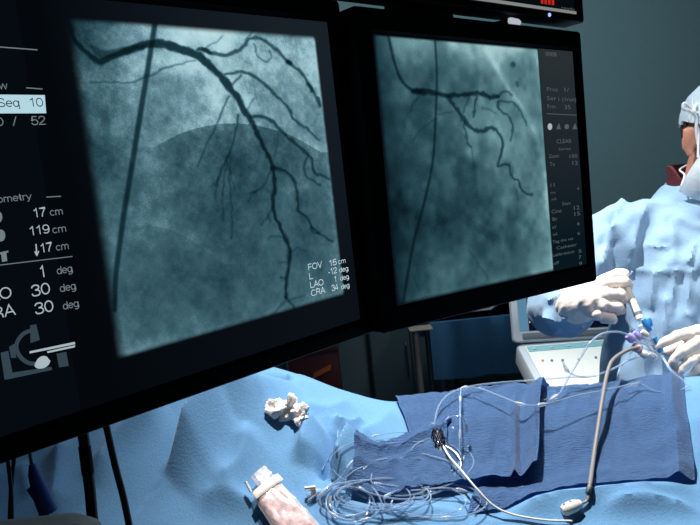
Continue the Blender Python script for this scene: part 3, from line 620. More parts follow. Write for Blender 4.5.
towel((358, 441), (446, 424), (452, 491), (352, 501), .016, 0, 'small dark blue towel lying leftmost, partly under the heap of clear tubing', lambda U, V: .007*g(V, .2, .05)+.006*g(U, .25+.3*V, .05)+.004*g(V, .55-.2*U, .05))
#PART4
# ------------------------------------------------------------------ things lying on the drape
def crumple(c, rx, ry, rz, seed, rot=0, n=30, k=.35):
    """a wadded bit of gauze: lumpy closed surface"""
    b = MB(); rm = Matrix.Rotation(rot, 3, 'Z'); b.ball((0, 0, 0), (rx, ry, rz), None, n, n-8)
    for v in b.bm.verts:
        p = v.co.copy(); q = p*70+Vector((seed*7.3, seed*3.1, 0))
        r_ = 1+k*(noise.noise(q)*1.3)+k*.6*abs(noise.noise(q*2.3))-k*.5*abs(noise.noise(q*1.2+Vector((9, 0, 0))))
        p = Vector((p.x*r_, p.y*r_, max(p.z*r_, -rz*.6)))
        v.co = c+rm@p+Vector((0, 0, rz*.6))
    return b
gz = thing('gauze_wad', 'crumpled white gauze wad on the light blue drape at the ridge', 'gauze', surf(290, 422))
crumple(surf(279, 417), .020, .012, .016, 1, .3, k=.75).build('gauze_fold', M_gauze, gz)
crumple(surf(291, 419), .014, .012, .022, 2, -.4, k=.8).build('gauze_fold', M_gauze, gz)
crumple(surf(300, 424), .012, .018, .018, 3, .7, k=.8).build('gauze_fold', M_gauze, gz)
# clear pouch: film envelope, white band, stained pad inside
A, B, C_, D_ = surf(253, 503, .012), surf(276, 485, .012), surf(322, 535, .012), surf(288, 556, .012)
bag = thing('specimen_pouch', 'clear plastic pouch with white band and pink stained gauze, at the bottom edge', 'pouch', (A+B+C_+D_)/4-Vector((0, 0, .012)))
def bagf(u, v, z): return (A*(1-u)+B*u)*(1-v)+(D_*(1-u)+C_*u)*v+Vector((0, 0, z))
def pad(u0, u1, v0, v1, z, th, n=14, lump=.003):
    b = MB(); top_, bot = [], []
    for j in range(n+1):
        r1, r2 = [], []
        for i in range(n+1):
            u, v = u0+(u1-u0)*i/n, v0+(v1-v0)*j/n; e = (1-(2*i/n-1)**10)*(1-(2*j/n-1)**10)
            q = noise.noise(Vector((u*6, v*8, z*100)))*lump
            r1.append(bagf(u, v, z+th*e+q)); r2.append(bagf(u, v, z-th*.3*e))
        top_.append(r1); bot.append(r2)
    b.grid(top_); b.grid([list(reversed(r)) for r in bot])
    bmesh.ops.remove_doubles(b.bm, verts=b.bm.verts, dist=.0006); return b
pad(-.02, 1.02, -.02, 1.05, .0, .010).build('film_envelope', M_bag, bag)
pad(.05, .95, .10, 1.02, .001, .006, 18, .005).build('stained_pad', M_reddish, bag)
pad(-.03, 1.03, .06, .19, .011, .003, 10, 0).build('white_band', M_bagband, bag)
MB().tube([bagf(.0, -.02, .004), bagf(-.02, -.16, .010)], .0022, 8).build('spout', M_white, bag)
pad(.30, .98, -.22, .04, .004, .006, 8, .002).build('film_flap', M_bag, bag)

# grey cable across the towel with its white plug
def spline(spec):                                       # (px, py, lift above the cloth) or a ready point
    return [over(p[0], p[1], p[2]) if not isinstance(p, Vector) else p for p in spec]
cab = thing('grey_cable', 'thick grey cable running down the right towel from the doctor hands', 'cable', surf(592, 488))
cp_ = [P(641, 347, 1.425), P(628, 350, 1.40), P(613, 360, 1.365), P(607, 375, 1.335), over(603, 396, .034), over(598.5, 425, .026), over(594, 455, .016), over(590, 484, .010), over(588, 494, .008)]
MB().tube(cp_, .0036, 10, 6).build('cord', M_grey, cab)
MB().tube([cp_[-2], cp_[-1]], [.0042, .0042], 10).build('strain_relief', M_dkcable, cab)
pl = thing('white_plug', 'white plastic plug at the lower end of the grey cable', 'plug', surf(572, 512))
a, b_, c = over(562, 511, .008), over(574, 506, .010), over(585, 502, .008)
MB().tube([a, a*.7+b_*.3, b_, b_*.4+c*.6], [.006, .0095, .0095, .006], 14).build('plug_body', M_white, pl)
MB().tube([b_, c, over(588, 498, .009), cp_[-1]], .0022, 8, 5).build('pigtail', M_grey, pl)
for q in (.25, .75): MB().ball(a*(1-q)+b_*q+Vector((0, 0, .0075)), .003).build('grip_dimple', M_grey, pl)

# clear lines
def line(path, r, label, m=None, name='clear_tube', group=None, n=7, luer=()):
    t = thing(name, label, 'tube', path[0], group)
    MB().tube(path, r, n, 6).build('tubing', m or M_clear2, t)
    pts = catmull(path, 6)
    for f_ in luer:
        i = int(f_*(len(pts)-2)); d = (pts[i+1]-pts[i]).normalized()
        MB().tube([pts[i]-d*.008, pts[i]-d*.004, pts[i]+d*.004, pts[i]+d*.009], [r*1.2, r*2.3, r*2.0, r*1.1], 10).build('luer_connector', M_clear, t)
    return t
line([P(596, 376, 1.37), P(566, 377.5, 1.37), P(530, 380.5, 1.37), P(497, 383, 1.36), P(468, 387, 1.35), P(448, 395, 1.33), P(438, 408, 1.31), P(434, 427, 1.28)], .0017, 'long clear tube arching over the top edge of the middle towel', luer=(.62,))
line([P(463, 388, 1.345), P(478, 388, 1.325), P(500, 396, 1.295), P(524, 405, 1.265), P(546, 404, 1.265), P(575, 396, 1.285), P(606, 390, 1.31), P(640, 382, 1.34)], .0016, 'clear tube lying along the upper part of both large towels', luer=(.42, .58))
line([P(461, 388, 1.34), P(460, 405, 1.29), P(460, 430, 1.24), P(459.5, 455, 1.215), P(462, 478, 1.215), P(468, 492, 1.2)], .0011, 'thin clear line hanging straight down the middle towel', luer=(.16, .45))
line([P(438, 432, 1.265), P(446, 420, 1.245), P(458, 416, 1.235), P(465, 422, 1.235), P(467, 432, 1.245)], .0013, 'short clear loop above the wire mesh clip', luer=(.95,))
line(spline([(440, 440, .012), (449, 456, .026), (461, 470, .032), (476, 488, .030), (494, 506, .016), (515, 515, .008), (545, 520, .007), (572, 521, .006)]), .0017, 'whitish line running from the mesh clip down to the bottom drape', M_white)
line([P(634, 337, 1.42), P(618, 332, 1.41), P(602, 334, 1.40), P(590, 343, 1.38), P(579, 360, 1.37), P(568, 378, 1.35), P(560, 393, 1.335), P(549, 401, 1.33)], .0021, 'clear tube looping from the stopcocks over the white keyboard', luer=(.97,))
line([P(640, 356, 1.41), P(626, 362, 1.40), P(606, 372, 1.38), P(584, 377, 1.375), P(569, 372, 1.375), P(562, 360, 1.38)], .0019, 'clear tube with grey tip in front of the white keyboard', luer=(.9,))
line([P(662, 356, 1.42), P(672, 372, 1.38), P(684, 382, 1.36), P(693, 398, 1.33), P(698, 430, 1.28)], .0026, 'clear tube curving down at the right edge of the towels')
line([P(625, 388, 1.34), P(640, 384, 1.34), P(655, 391, 1.33), P(672, 393, 1.33), P(690, 386, 1.34)], .0014, 'thin clear line below the doctor left hand', luer=(.2,))
line([P(505, 440, 1.27), P(503, 425, 1.285), P(512, 412, 1.30), P(528, 404, 1.315), P(548, 399, 1.325)], .0010, 'fine wire curving up the middle towel beside the clear tube', M_grey, 'guide_wire')['category'] = 'wire'
# the heap of coiled line on the left towel and the drape before it
rng = random.Random(11)
def coil(cx_, cy_, ax, ay, turns, label, r=.0013, lift=.004, ph=0, drift=(0, 0)):
    pts = []
    for k in range(int(turns*12)+1):
        a = ph+2*math.pi*k/12; q = 1+.16*math.sin(a*.37+ph)+rng.uniform(-.05, .05); s = k/12
        pts.append(over(cx_+drift[0]*s+ax*q*math.cos(a), cy_+drift[1]*s+ay*q*math.sin(a), lift+.006*(1+math.sin(a*1.7+ph))+.0012*s))
    return line(pts, r, label, M_clear2, 'coiled_line', None, 6, (.12, .4, .66, .9))
coil(365, 497, 42, 14, 4.3, 'coiled clear line heaped over the lower corner of the leftmost towel', ph=.4, drift=(6, -1))
coil(392, 480, 46, 20, 3.2, 'coiled clear line lying on the leftmost dark blue towel', ph=2.1, drift=(6, -2))
coil(345, 500, 24, 17, 3.4, 'coiled clear line on the light blue drape left of the towels', .0015, ph=1.2, drift=(3, 1))
coil(425, 500, 44, 15, 2.6, 'coiled clear line on the light blue drape below the middle towel', ph=3.3, drift=(7, 1))
coil(395, 462, 60, 26, 2.6, 'long loose clear loops spread over the leftmost towel and drape edge', .0010, ph=4.1, drift=(9, 1))
coil(424, 462, 30, 20, 2.3, 'loose clear loops below the wire mesh clip', .0011, ph=5, drift=(6, -3))
line(spline([(310, 500, .006), (322, 490, .01), (340, 478, .012), (352, 462, .014), (366, 452, .008), (392, 445, .006), (420, 440, .008)]), .0012, 'clear line running up from the drape onto the leftmost towel', luer=(.05, .5, .8))
line(spline([(322, 470, .006), (330, 456, .014), (337, 446, .01), (338, 430, .004)]), .0010, 'short fine line standing on the drape beside the fold')
sc_ = thing('stopcock', 'small clear stopcock on the light blue drape right of the pouch', 'stopcock', surf(316, 498))
p = surf(314, 497, .007); MB().tube([p+Vector((-.011, -.003, 0)), p, p+Vector((.012, .002, 0))], [.004, .006, .004], 10).build('body', M_clear, sc_)
MB().tube([p+Vector((0, 0, -.006)), p+Vector((0, 0, .007))], .0045, 10).build('valve', M_pink, sc_); MB().box((-.013, -.003, .007), (.004, .003, .0105), lambda x, y, z: p+Vector((x, y, z)), .001).build('lever', M_white, sc_)
for k, (x, y) in enumerate(((388, 447), (396, 470), (372, 464), (416, 474), (452, 432), (470, 450))):
    q = surf(x, y, .006); d = Vector((math.cos(k*2.1), math.sin(k*2.1)*.7, .1))*.008
    lc = MB().tube([q-d, q-d*.3, q+d*.4, q+d], [.0022, .004, .003, .0018], 10).build('luer_cap', M_clear)
    single(lc, ('clear luer cap high on the leftmost towel', 'clear luer cap low on the leftmost towel among the coils', 'clear luer cap near the left end of the leftmost towel', 'clear luer cap below the wire mesh clip', 'clear luer cap right above the wire mesh clip', 'clear luer cap on the middle towel right of the mesh clip')[k], 'luer cap', 'luer caps among the clear lines')
# mesh clip where the lines gather
mc = thing('mesh_filter', 'small dark wire mesh filter with a blue cap on the middle towel', 'filter', surf(440, 458))
q0, q1 = surf(437, 437, .014), surf(441, 460, .012)
MB().tube([q0, q0*.8+q1*.2, q0*.2+q1*.8, q1], [.004, .007, .007, .005], 14).build('clear_housing', M_clear, mc)
b = MB(); ax_ = (q1-q0).normalized(); e1 = ax_.orthogonal().normalized(); e2 = ax_.cross(e1)
for k in range(10):
    for s in (1, -1):
        pts = [q0+(q1-q0)*(.12+.76*i/10)+(e1*math.cos(2*math.pi*k/10+s*i*.16)+e2*math.sin(2*math.pi*k/10+s*i*.16))*(.0095+.002*math.sin(i*.35)) for i in range(11)]; b.tube(pts, .0010, 5)
b.build('wire_mesh', M_maroonpole, mc)
q = surf(447, 430, .014); MB().tube([q-Vector((.005, .004, .002)), q+Vector((.006, .006, .004))], [.0055, .006], 12).build('blue_cap', M_blueclip, mc)
q = surf(436, 432, .012); MB().tube([q+Vector((-.008, 0, .004)), q, q+Vector((.009, -.003, .003))], [.002, .0035, .002], 10).build('side_port', M_clear, mc)

# ------------------------------------------------------------------ console with keyboard behind the table
us = thing('ultrasound_console', 'grey console with lifted screen and white keyboard behind the table', 'console', (P(570, 360, 2.25).x, P(570, 360, 2.25).y+.05, 0))
s00, s10, s01 = P(508.5, 297, 2.22), P(622, 291, 2.22), P(517, 343, 2.2)
eX = (s10-s00).normalized(); eY = s01-s00; eY = (eY-eX*eX.dot(eY)); hS = eY.length; eY.normalize(); eN = eX.cross(eY)
if eN.y < 0: eN = -eN
def fs(x, y, z): return s00+eX*x+eY*y+eN*z
wS = .36
b = MB(); r1 = [fs(x, y, 0) for x, y in rrect(0, wS, -.14, hS, .012)]; r2 = [fs(x, y, -.006) for x, y in rrect(.004, wS-.004, -.136, hS-.004, .01)]
r3 = [fs(x, y, -.006) for x, y in rrect(.022, wS-.02, -.12, hS-.03, .006)]; r4 = [fs(x, y, -.001) for x, y in rrect(.024, wS-.022, -.118, hS-.032, .005)]; r0 = [fs(x, y, .03) for x, y in rrect(.006, wS-.006, -.134, hS-.006, .012)]
b.loft([r0, r1, r2, r3, r4]).build('screen_frame', M_usgrey, us)
dsp = MB().box((.052, -.116, -.0035), (wS-.024, hS-.034, -.002), fs).build('display', emat('console_screen', (9, 16, 38)), us, False)
MB().box((.025, -.116, -.0035), (.05, hS-.034, -.002), fs).build('menu_strip', emat('console_menu', (86, 132, 160)), dsp, False)
MB().box((.054, hS-.062, -.0042), (.064, hS-.057, -.0036), fs).build('cursor_mark', emat('console_mark', (220, 226, 230)), dsp, False)
MB().box((.03, hS-.026, -.008), (wS-.03, hS-.010, -.005), fs, .003).build('bezel_strip', M_usdark, us)
# keyboard deck sloping to the viewer
k00, k10, k01 = P(516, 346, 2.2), P(640, 336, 2.2), P(536, 384, 2.07)
kX = (k10-k00).normalized(); kY = k01-k00; hK = kY.length; kY.normalize(); kN = kX.cross(kY).normalized()
if kN.z < 0: kN = -kN
def fk(x, y, z): return k00+kX*x+kY*y+kN*z
b = MB(); rings = [[fk(x, y, z) for x, y in rrect(d_, .36-d_, d_-.01, hK+.05-d_, .02)] for d_, z in ((.02, -.08), (0, -.06), (0, -.006), (.004, 0), (.012, .001))]
b.loft(rings).build('deck', M_usgrey, us)
kp = MB().box((.022, .008, .0012), (.35, hK+.035, .004), fk, .001).build('keypad', M_keypad, us)
MB().box((.026, .012, .0042), (.345, .034, .0052), fk).build('teal_strip', M_teal, kp, False)
for k in range(5): MB().ball(fk(.045+.05*k, .023, .005), (.009, .004, .002)).build('soft_key', M_usgrey, kp)
for k, (x, y) in enumerate(((.05, .075), (.075, .078), (.105, .08), (.15, .082), (.2, .08))):
    MB().tube([fk(x, y, .004), fk(x, y, .007)], [.004, .0035], 10).build('round_key', M_orangekey if k in (0, 3) else M_usdark, kp)
for x in (.02, .34): MB().tube([fk(x, -.005, -.01), fs(x, hS-.004, .01)], .009, 10).build('hinge', M_usdark, us)
bx = fk(.17, .06, -.08); MB().tube([bx, Vector((bx.x, bx.y+.04, .5)), Vector((bx.x, bx.y+.05, .1))], .035, 14).build('column', M_usgrey, us)
MB().box((bx.x-.2, bx.y-.15, .06), (bx.x+.2, bx.y+.24, .12), None, .03).build('cart_base', M_usdark, us)
for sx in (-.17, .17):
    for sy in (-.11, .2): MB().tube([(bx.x+sx-.015, bx.y+sy, .032), (bx.x+sx+.015, bx.y+sy, .032)], .032, 14).build('caster', M_black, us)

# ------------------------------------------------------------------ behind: draped back table, cabinets, red box
bt0, bt1 = P(430, 324, 2.62), P(524, 322, 2.62); zt = bt0.z+.0
x0, x1, y0 = bt0.x, bt0.x+.62, bt0.y
t = thing('instrument_table', 'steel instrument table under a dark blue cloth against the back', 'table', ((x0+x1)/2, y0+.25, 0))
MB().box((x0+.01, y0+.01, zt-.03), (x1-.01, y0+.5, zt), None, .004).build('tabletop', M_steel, t)
for lx in (x0+.03, x1-.03):
    for ly in (y0+.05, y0+.46): MB().tube([(lx, ly, zt-.03), (lx, ly, 0)], .012, 10).build('leg', M_steel, t)
cx0 = np.linspace(x0-.005, x1+.005, 60); rows = []
for dy, z in ((-.012, zt-.20), (-.014, zt-.12), (-.012, zt-.03), (-.006, zt+.002), (.0, zt+.006), (.15, zt+.006), (.35, zt+.006), (.5, zt+.006), (.512, zt-.01), (.515, zt-.15)):
    rows.append([Vector((x, y0+dy+(.004*math.sin(x*60)+.003*math.sin(x*23)) * (z < zt-.02), z+(.003*math.sin(x*31) if z < zt-.19 else 0))) for x in cx0])
b = MB().grid(rows); bmesh.ops.solidify(b.bm, geom=b.bm.faces[:], thickness=.003)
single(b.build('table_cloth', M_tabledrape), 'dark blue cloth hanging over the instrument table front', 'cloth')
pk = surf  # folded instrument wrap on it
q = Vector((x0+.17, y0+.12, zt+.010)); b = MB()
for k in range(3): b.box((-.085+.012*k, -.05+.01*k, .004*k), (.085-.01*k, .05-.008*k, .004*k+.005), lambda x, y, z: q+Vector((x+y*.5, y, z+.010*math.cos(x*14))), .0015)
single(b.build('folded_wrap', mat('grey_wrap', (120, 132, 142), .8, bump=.1, scale=90)), 'folded grey wrap lying on the dark blue cloth of the instrument table', 'wrap')
pp = P(415, 330, 2.4); t = thing('equipment_stand', 'thin steel stand with a small shelf left of the draped instrument table', 'stand', (pp.x, pp.y, 0))
MB().tube([(pp.x, pp.y, .05), (pp.x, pp.y, pp.z)], .011, 12).build('pole', mat('stand_metal', (120, 112, 106), .4, .6), t)
MB().box((pp.x-.02, pp.y-.03, pp.z), (pp.x+.055, pp.y+.04, pp.z+.006), None, .003).build('shelf', mat('shelf_beige', (120, 108, 96), .6), t)
for k in range(4):
    a = math.pi/4+k*math.pi/2; MB().tube([(pp.x, pp.y, .06), (pp.x+.18*math.cos(a), pp.y+.18*math.sin(a), .03)], .01, 8).build('foot', M_steel, t)
for k, (px0, px1) in enumerate(((290, 372), (373, 455), (456, 540))):
    a = P(px0, 335, 3.35); b2 = P(px1, 335, 3.35); wd = .37; cx1 = -.34+k*.385; yb = 3.30
    t = thing('base_cabinet', ('dark base cabinet on the left behind the red box', 'dark base cabinet behind the thin steel stand', 'dark base cabinet behind the draped instrument table')[k], 'cabinet', (cx1+wd/2, yb+.18, 0), 'dark cabinets along the back wall')
    MB().box((cx1, yb, .08), (cx1+wd, 3.68, 1.06), None, .004).build('body', M_cab, t); MB().box((cx1+.01, yb-.002, 0), (cx1+wd-.01, 3.68, .08)).build('plinth', M_black, t)
    for j in range(2):
        dr = MB().box((cx1+.008+j*.18, yb-.018, .1), (cx1+.008+j*.18+.174, yb-.001, 1.04), None, .003).build('door', M_cabdoor, t)
        hx = cx1+.008+j*.18+(.155 if j == 0 else .02); MB().tube([(hx, yb-.02, .75), (hx, yb-.035, .76), (hx, yb-.035, .88), (hx, yb-.02, .89)], .004, 8).build('handle', M_steel, dr)
rb = P(314, 370, 2.5); hw = .085
zb = rb.z-.16
t = thing('crash_cart', 'dark cart behind the drape ridge, carrying the red box', 'cart', (rb.x, rb.y+.12, 0))
MB().box((rb.x-.16, rb.y-.06, .12), (rb.x+.14, rb.y+.26, zb), None, .008).build('body', M_cab, t)
for j in range(3): MB().box((rb.x-.15, rb.y-.072, .16+.2*j), (rb.x+.13, rb.y-.061, .33+.2*j), None, .003).build('drawer', M_cabdoor, t)
for sx in (-.13, .11):
    for sy in (-.03, .23): MB().tube([(rb.x+sx-.015, rb.y+sy, .06), (rb.x+sx+.015, rb.y+sy, .06)], .06, 14).build('wheel', M_black, t)
t = thing('red_box', 'dark red plastic box with a faded orange mark under the monitors', 'box', (rb.x, rb.y+.08, zb))
MB().box((rb.x-hw, rb.y, zb+.001), (rb.x+hw, rb.y+.16, zb+.22), None, .008).build('body', M_red, t)
MB().box((rb.x-hw-.004, rb.y-.004, zb+.215), (rb.x+hw+.004, rb.y+.164, zb+.24), None, .006).build('lid', M_red, t)
MB().prism([(rb.x-.01, zb+.13), (rb.x+.055, zb+.155), (rb.x+.06, zb+.175), (rb.x+.0, zb+.15)], rb.y-.001, rb.y-.003, lambda x, y, z: Vector((x, z, y))).build('orange_mark', M_orange, t, False)

# ------------------------------------------------------------------ cables and poles hanging in front at the lower left
def hang(name, label, cat, pts, r, m): return single(MB().tube(catmull(pts[:-1], 6)+[pts[-1]], r, 10).build(name, m), label, cat)
t = thing('support_pole', 'dark upright pole at lower left below the large monitor', 'pole', P(94, 560, .93))
pb = [P(80, 415, .93), P(84, 440, .93), P(90, 490, .93), P(96, 560, .93), Vector((P(96, 560, .93).x, P(96, 560, .93).y, .0))]
MB().tube(pb, .0068, 14).build('shaft', M_maroonpole, t); MB().tube([P(84.5, 446, .93), P(88, 474, .93)], .0076, 14).build('sleeve', M_black, t)
hang('black_cable', 'thick dark cable slanting down beside the upright pole', 'cable', [P(100, 400, .98), P(106, 425, .98), P(115, 465, .98), P(124, 500, .98), P(133, 545, .98), Vector((P(138, 560, .98).x, P(138, 560, .98).y, .006))], .0046, M_dkcable)
hang('thin_cable', 'thin dark cable at far lower left, hanging left of its twin', 'cable', [P(3, 430, .9), P(7, 455, .9), P(11, 490, .9), P(12, 540, .9), Vector((P(12, 540, .9).x, P(12, 540, .9).y, .004))], .0026, M_dkcable)
hang('thin_cable', 'thin dark cable at far lower left, crossing its twin from the right', 'cable', [P(17, 430, .91), P(14, 460, .91), P(11, 490, .91), P(9, 540, .91), Vector((P(9, 540, .91).x, P(9, 540, .91).y, .004))], .0026, M_dkcable)
t = thing('cable_clip', 'dark blue clip on a thin cable at lower left', 'clip', P(45, 515, .95))
MB().tube([P(27, 435, .95), P(30, 455, .95), P(33, 472, .95)], .0022, 8, 4).build('cord', M_dkcable, t)
MB().tube([P(32, 464, .95), P(34, 474, .95), P(41, 494, .95), P(49, 513, .95)], [.004, .0075, .011, .012], 12).build('clip_body', M_blueclip, t)
MB().tube([P(29, 488, .948), P(34, 494, .948), P(40, 505, .948)], [.004, .005, .003], 10).build('clip_lever', M_blueclip, t)
g0 = P(50, 508, .80); t = thing('grey_console_top', 'rounded grey top of a cabinet at the bottom left corner', 'cabinet', (g0.x, g0.y-.03, 0))
b = MB(); rings = []
gx0, gx1 = P(-60, 525, .80).x, P(112, 525, .80).x
for d_, z in ((0, .3), (0, -.03), (.004, -.014), (.014, -.004), (.03, .0)): rings.append([Vector((x, y, (g0.z+z) if z < .1 else .01)) for x, y in rrect(gx0+d_, gx1-d_, g0.y-.11+d_, g0.y+.005-d_, .03)])
b.loft(rings).build('cover', M_console, t)
# ------------------------------------------------------------------ the doctor
CX, CY = .828, 1.71
doc = thing('person', 'person in light blue gown, white mask and gloves, standing behind the table holding a syringe', 'person', (CX, CY, 0))
HC = P(726, 139, 1.66); HR = (Matrix.Rotation(R(6), 3, 'Y') @ Matrix.Rotation(R(8), 3, 'Z') @ Matrix.Rotation(R(12), 3, 'X'))
def hp(x, y, z): return HC+HR@Vector((x, y, z))
SHR, ELR, WRR = Vector((CX-.195, CY, 1.435)), P(557, 308, 1.69), P(579, 303, 1.505)
SHL, ELL, WRL = Vector((CX+.195, CY, 1.425)), Vector((.985, 1.55, 1.16)), P(735, 345, 1.46)
TOR = [(.40, .275, .185, .02), (.80, .285, .17, .01), (1.0, .285, .160, .0), (1.12, .262, .152, -.005), (1.24, .222, .148, -.01), (1.33, .222, .138, -.01), (1.41, .215, .118, -.004), (1.465, .165, .098, .0), (1.505, .115, .092, .004), (1.53, .088, .085, .008)]
def torso(b, sa, sb, levels):
    b.loft([[Vector((CX+a*sa*math.copysign(abs(math.cos(t))**.85, math.cos(t)), CY+dy+c*sb*math.copysign(abs(math.sin(t))**.85, math.sin(t)), z)) for t in [2*math.pi*k/40 for k in range(40)]] for z, a, c, dy in levels])
# body: one continuous figure
b = MB()
b.ball(hp(0, .018, .03), (.075, .093, .088), HR); b.ball(hp(0, -.03, -.028), (.062, .066, .083), HR); b.ball(hp(0, -.042, -.086), (.046, .046, .036), HR)
b.capsule(hp(0, -.092, .004), hp(0, -.112, -.036), .009, .0135); b.ball(hp(0, -.103, -.040), (.018, .012, .010), HR)
b.capsule(hp(-.03, -.085, .028), hp(.03, -.085, .028), .013, .013); b.capsule(hp(-.02, -.092, -.068), hp(.02, -.092, -.068), .008, .008)
for s in (-1, 1):
    er = HR@Matrix.Rotation(R(-28*s), 3, 'Z')
    b.ball(hp(.080*s, .012, -.006), (.007, .019, .030), er); b.capsule(hp(.084*s, .030, .014), hp(.081*s, .020, -.022), .0055, .005); b.ball(hp(.078*s, .006, -.032), (.006, .009, .010), er)
    b.ball(hp(.036*s, -.072, -.02), (.024, .018, .02), HR)
b.capsule(hp(0, .03, -.06), (CX, CY+.01, 1.46), .054, .062)
torso(b, .74, .72, TOR[1:-2])
for sh, el, wr in ((SHR, ELR, WRR), (SHL, ELL, WRL)): b.chain([sh, el, wr], [.040, .027, .019])
for s in (-1, 1):
    hx = CX+.09*s; b.chain([(hx, CY+.01, .9), (hx+.005*s, CY, .5), (hx+.01*s, CY+.03, .10)], [.088, .058, .040]); b.chain([(hx+.01*s, CY+.05, .045), (hx+.02*s, CY-.15, .035)], [.043, .034])
organic(b, 'body', M_skin, doc, .0055, 3)
for s in (-1, 1):
    e = MB().ball(hp(.031*s, -.080, .006), .0108, HR, 16, 12).build('eye', M_eye, doc); MB().ball(hp(.031*s, -.0875, .004), (.0055, .004, .0055), HR, 12, 8).build('iris', M_iris, e)
    MB().tube([hp(.014*s, -.099, .030), hp(.03*s, -.101, .036), hp(.048*s, -.088, .030)], [.003, .004, .002], 8, 4).build('eyebrow', M_hair, doc)
# hair below the cap, cap, mask with its ties
def shell(center, r, keep, m, name, parent, th=.004):
    b = MB(); b.ball((0, 0, 0), r, None, 44, 30)
    bmesh.ops.delete(b.bm, geom=[v for v in b.bm.verts if not keep(v.co)], context='VERTS')
    for v in b.bm.verts:
        q = v.co.copy(); v.co = hp(*(q*(1+.02*noise.noise(q*40)+.012*noise.noise(q*90))+Vector(center)))
    bmesh.ops.solidify(b.bm, geom=b.bm.faces[:], thickness=-th); return b.build(name, m, parent)
shell((0, .020, .03), (.0775, .096, .090), lambda p: -.055 < p.z < .012 and p.y > .012-.5*min(p.z, 0)*0+(.02 if p.z < -.02 else 0), M_hair, 'hair', doc)
cap = shell((0, .018, .034), (.083, .102, .096), lambda p: p.z > -.004+.10*max(p.y*-.25, -.05)-.25*max(p.y, 0), M_cap, 'surgical_cap', doc)
mk = MB(); rows = []
for j in range(15):
    v = j/14; r_ = []
    for i in range(29):
        u = i/14-1; ang = u*1.32
        wd = .080+.030*math.sin(min(v*1.25, 1)*math.pi*.5)+.004*v; z = .004-.026*abs(u)**1.5*(1-v)-.136*v+.022*abs(u)**2*v
        dp = .082+.030*math.sin(math.pi*min(max(v*.95+.05, 0), 1))**.8-.016*v
        pl_ = .0022*math.sin(v*34)*(1-u*u)
        r_.append(hp(wd*math.sin(ang)/math.sin(1.32), -(dp*math.cos(ang)**.8 if math.cos(ang) > 0 else 0)-.012-.012*(1-abs(u))*(v < .5)-pl_, z))
    rows.append(r_)
mk.grid(rows); bmesh.ops.solidify(mk.bm, geom=mk.bm.faces[:], thickness=.0025)
mask = mk.build('face_mask', M_mask, doc)
for s in (-1, 1):
    MB().tube([rows[2][0 if s < 0 else -1], hp(.080*s, -.012, .03), hp(.083*s, .012, .062), hp(.078*s, .03, .085)], .0024, 6, 6).build('tie', M_mask, mask)
    MB().tube([rows[12][0 if s < 0 else -1], hp(.072*s, .02, -.085), hp(.06*s, .06, -.08), hp(.02*s, .085, -.07)], .0022, 6, 6).build('tie', M_mask, mask)
k0 = P(693, 112, 1.62)
def kk(x, z, y=0): return k0+Vector((x/455, y, -z/455))
bw = MB()
bw.tube([kk(0, 0), kk(-3, -5), kk(-8, -9), kk(-9, -4), kk(-4, -2), kk(0, 0)], [.0028, .0035, .004, .004, .0035, .0028], 8, 5)
bw.tube([kk(0, 0), kk(5, -6, .01), kk(11, -7, .02), kk(9, 0, .01), kk(0, 1)], [.0028, .004, .004, .0035, .0028], 8, 5)
bw.tube([kk(0, 0), kk(-4, 5), kk(-3, 10)], [.003, .003, .002], 8, 4); bw.tube([kk(0, 0), kk(3, 7), kk(2, 18), kk(3, 32)], [.004, .0035, .003, .003], 8, 4); bw.ball(kk(0, 0), .0065)
bw.build('tie_bow', M_mask, mask)
# maroon scrub collar
rings = []
for f_, z0, dz in ((1.08, 1.47, 0), (1.03, 1.515, .3), (1.0, 1.558, 1), (.93, 1.560, 1), (.88, 1.49, .4)):
    rings.append([Vector((CX+.082*f_*math.cos(t), CY+.005+.080*f_*math.sin(t), z0+dz*(.012-.13*max(0, -math.sin(t))**1.6))) for t in [2*math.pi*k/40 for k in range(40)]])
MB().loft(rings, caps=False).build('scrub_shirt', M_scrub, doc)
# gown
b = MB(); torso(b, 1.0, 1.0, TOR)
b.chain([Vector((CX-.10, CY, 1.46)), SHR, ELR*.15+SHR*.85], [.05, .074, .074]); b.chain([SHR, ELR], [.074, .062]); fr_ = ELR*.2+WRR*.8
b.chain([ELR, ELR*.5+WRR*.5, fr_], [.066, .063, .040])
b.chain([Vector((CX+.10, CY, 1.46)), SHL, ELL, ELL*.2+WRL*.8], [.05, .074, .068, .048])
GF = [([(622, 200), (617, 214), (612, 226)], .007, 4), ([(632, 247), (650, 246), (668, 247)], .003, 2), ([(630, 269), (655, 271), (690, 271), (720, 270)], .0030, 3.5), ([(676, 272), (673, 290), (672, 312)], .005, 3), ([(655, 274), (652, 306)], .005, 3),
      ([(690, 274), (686, 312)], .006, 4), ([(668, 214), (674, 236), (672, 262)], .005, 5), ([(694, 245), (688, 262)], .006, 3), ([(703, 240), (698, 266)], .006, 3), ([(645, 208), (634, 236), (627, 262)], .006, 5), ([(680, 218), (700, 226), (720, 222)], .006, 5),
      ([(628, 270), (634, 300), (636, 330)], .008, 4), ([(612, 228), (606, 240), (602, 262)], .008, 5), ([(615, 245), (620, 268), (618, 290)], -.010, 7), ([(609, 222), (604, 242)], -.013, 6), ([(550, 300), (562, 296), (572, 288)], .006, 3), ([(546, 316), (560, 318), (574, 312)], .007, 4), ([(556, 330), (566, 322), (578, 324)], .006, 3),
      ([(666, 300), (664, 345), (662, 380)], .010, 5), ([(648, 320), (646, 380)], .010, 6), ([(690, 315), (694, 380)], .010, 6)]
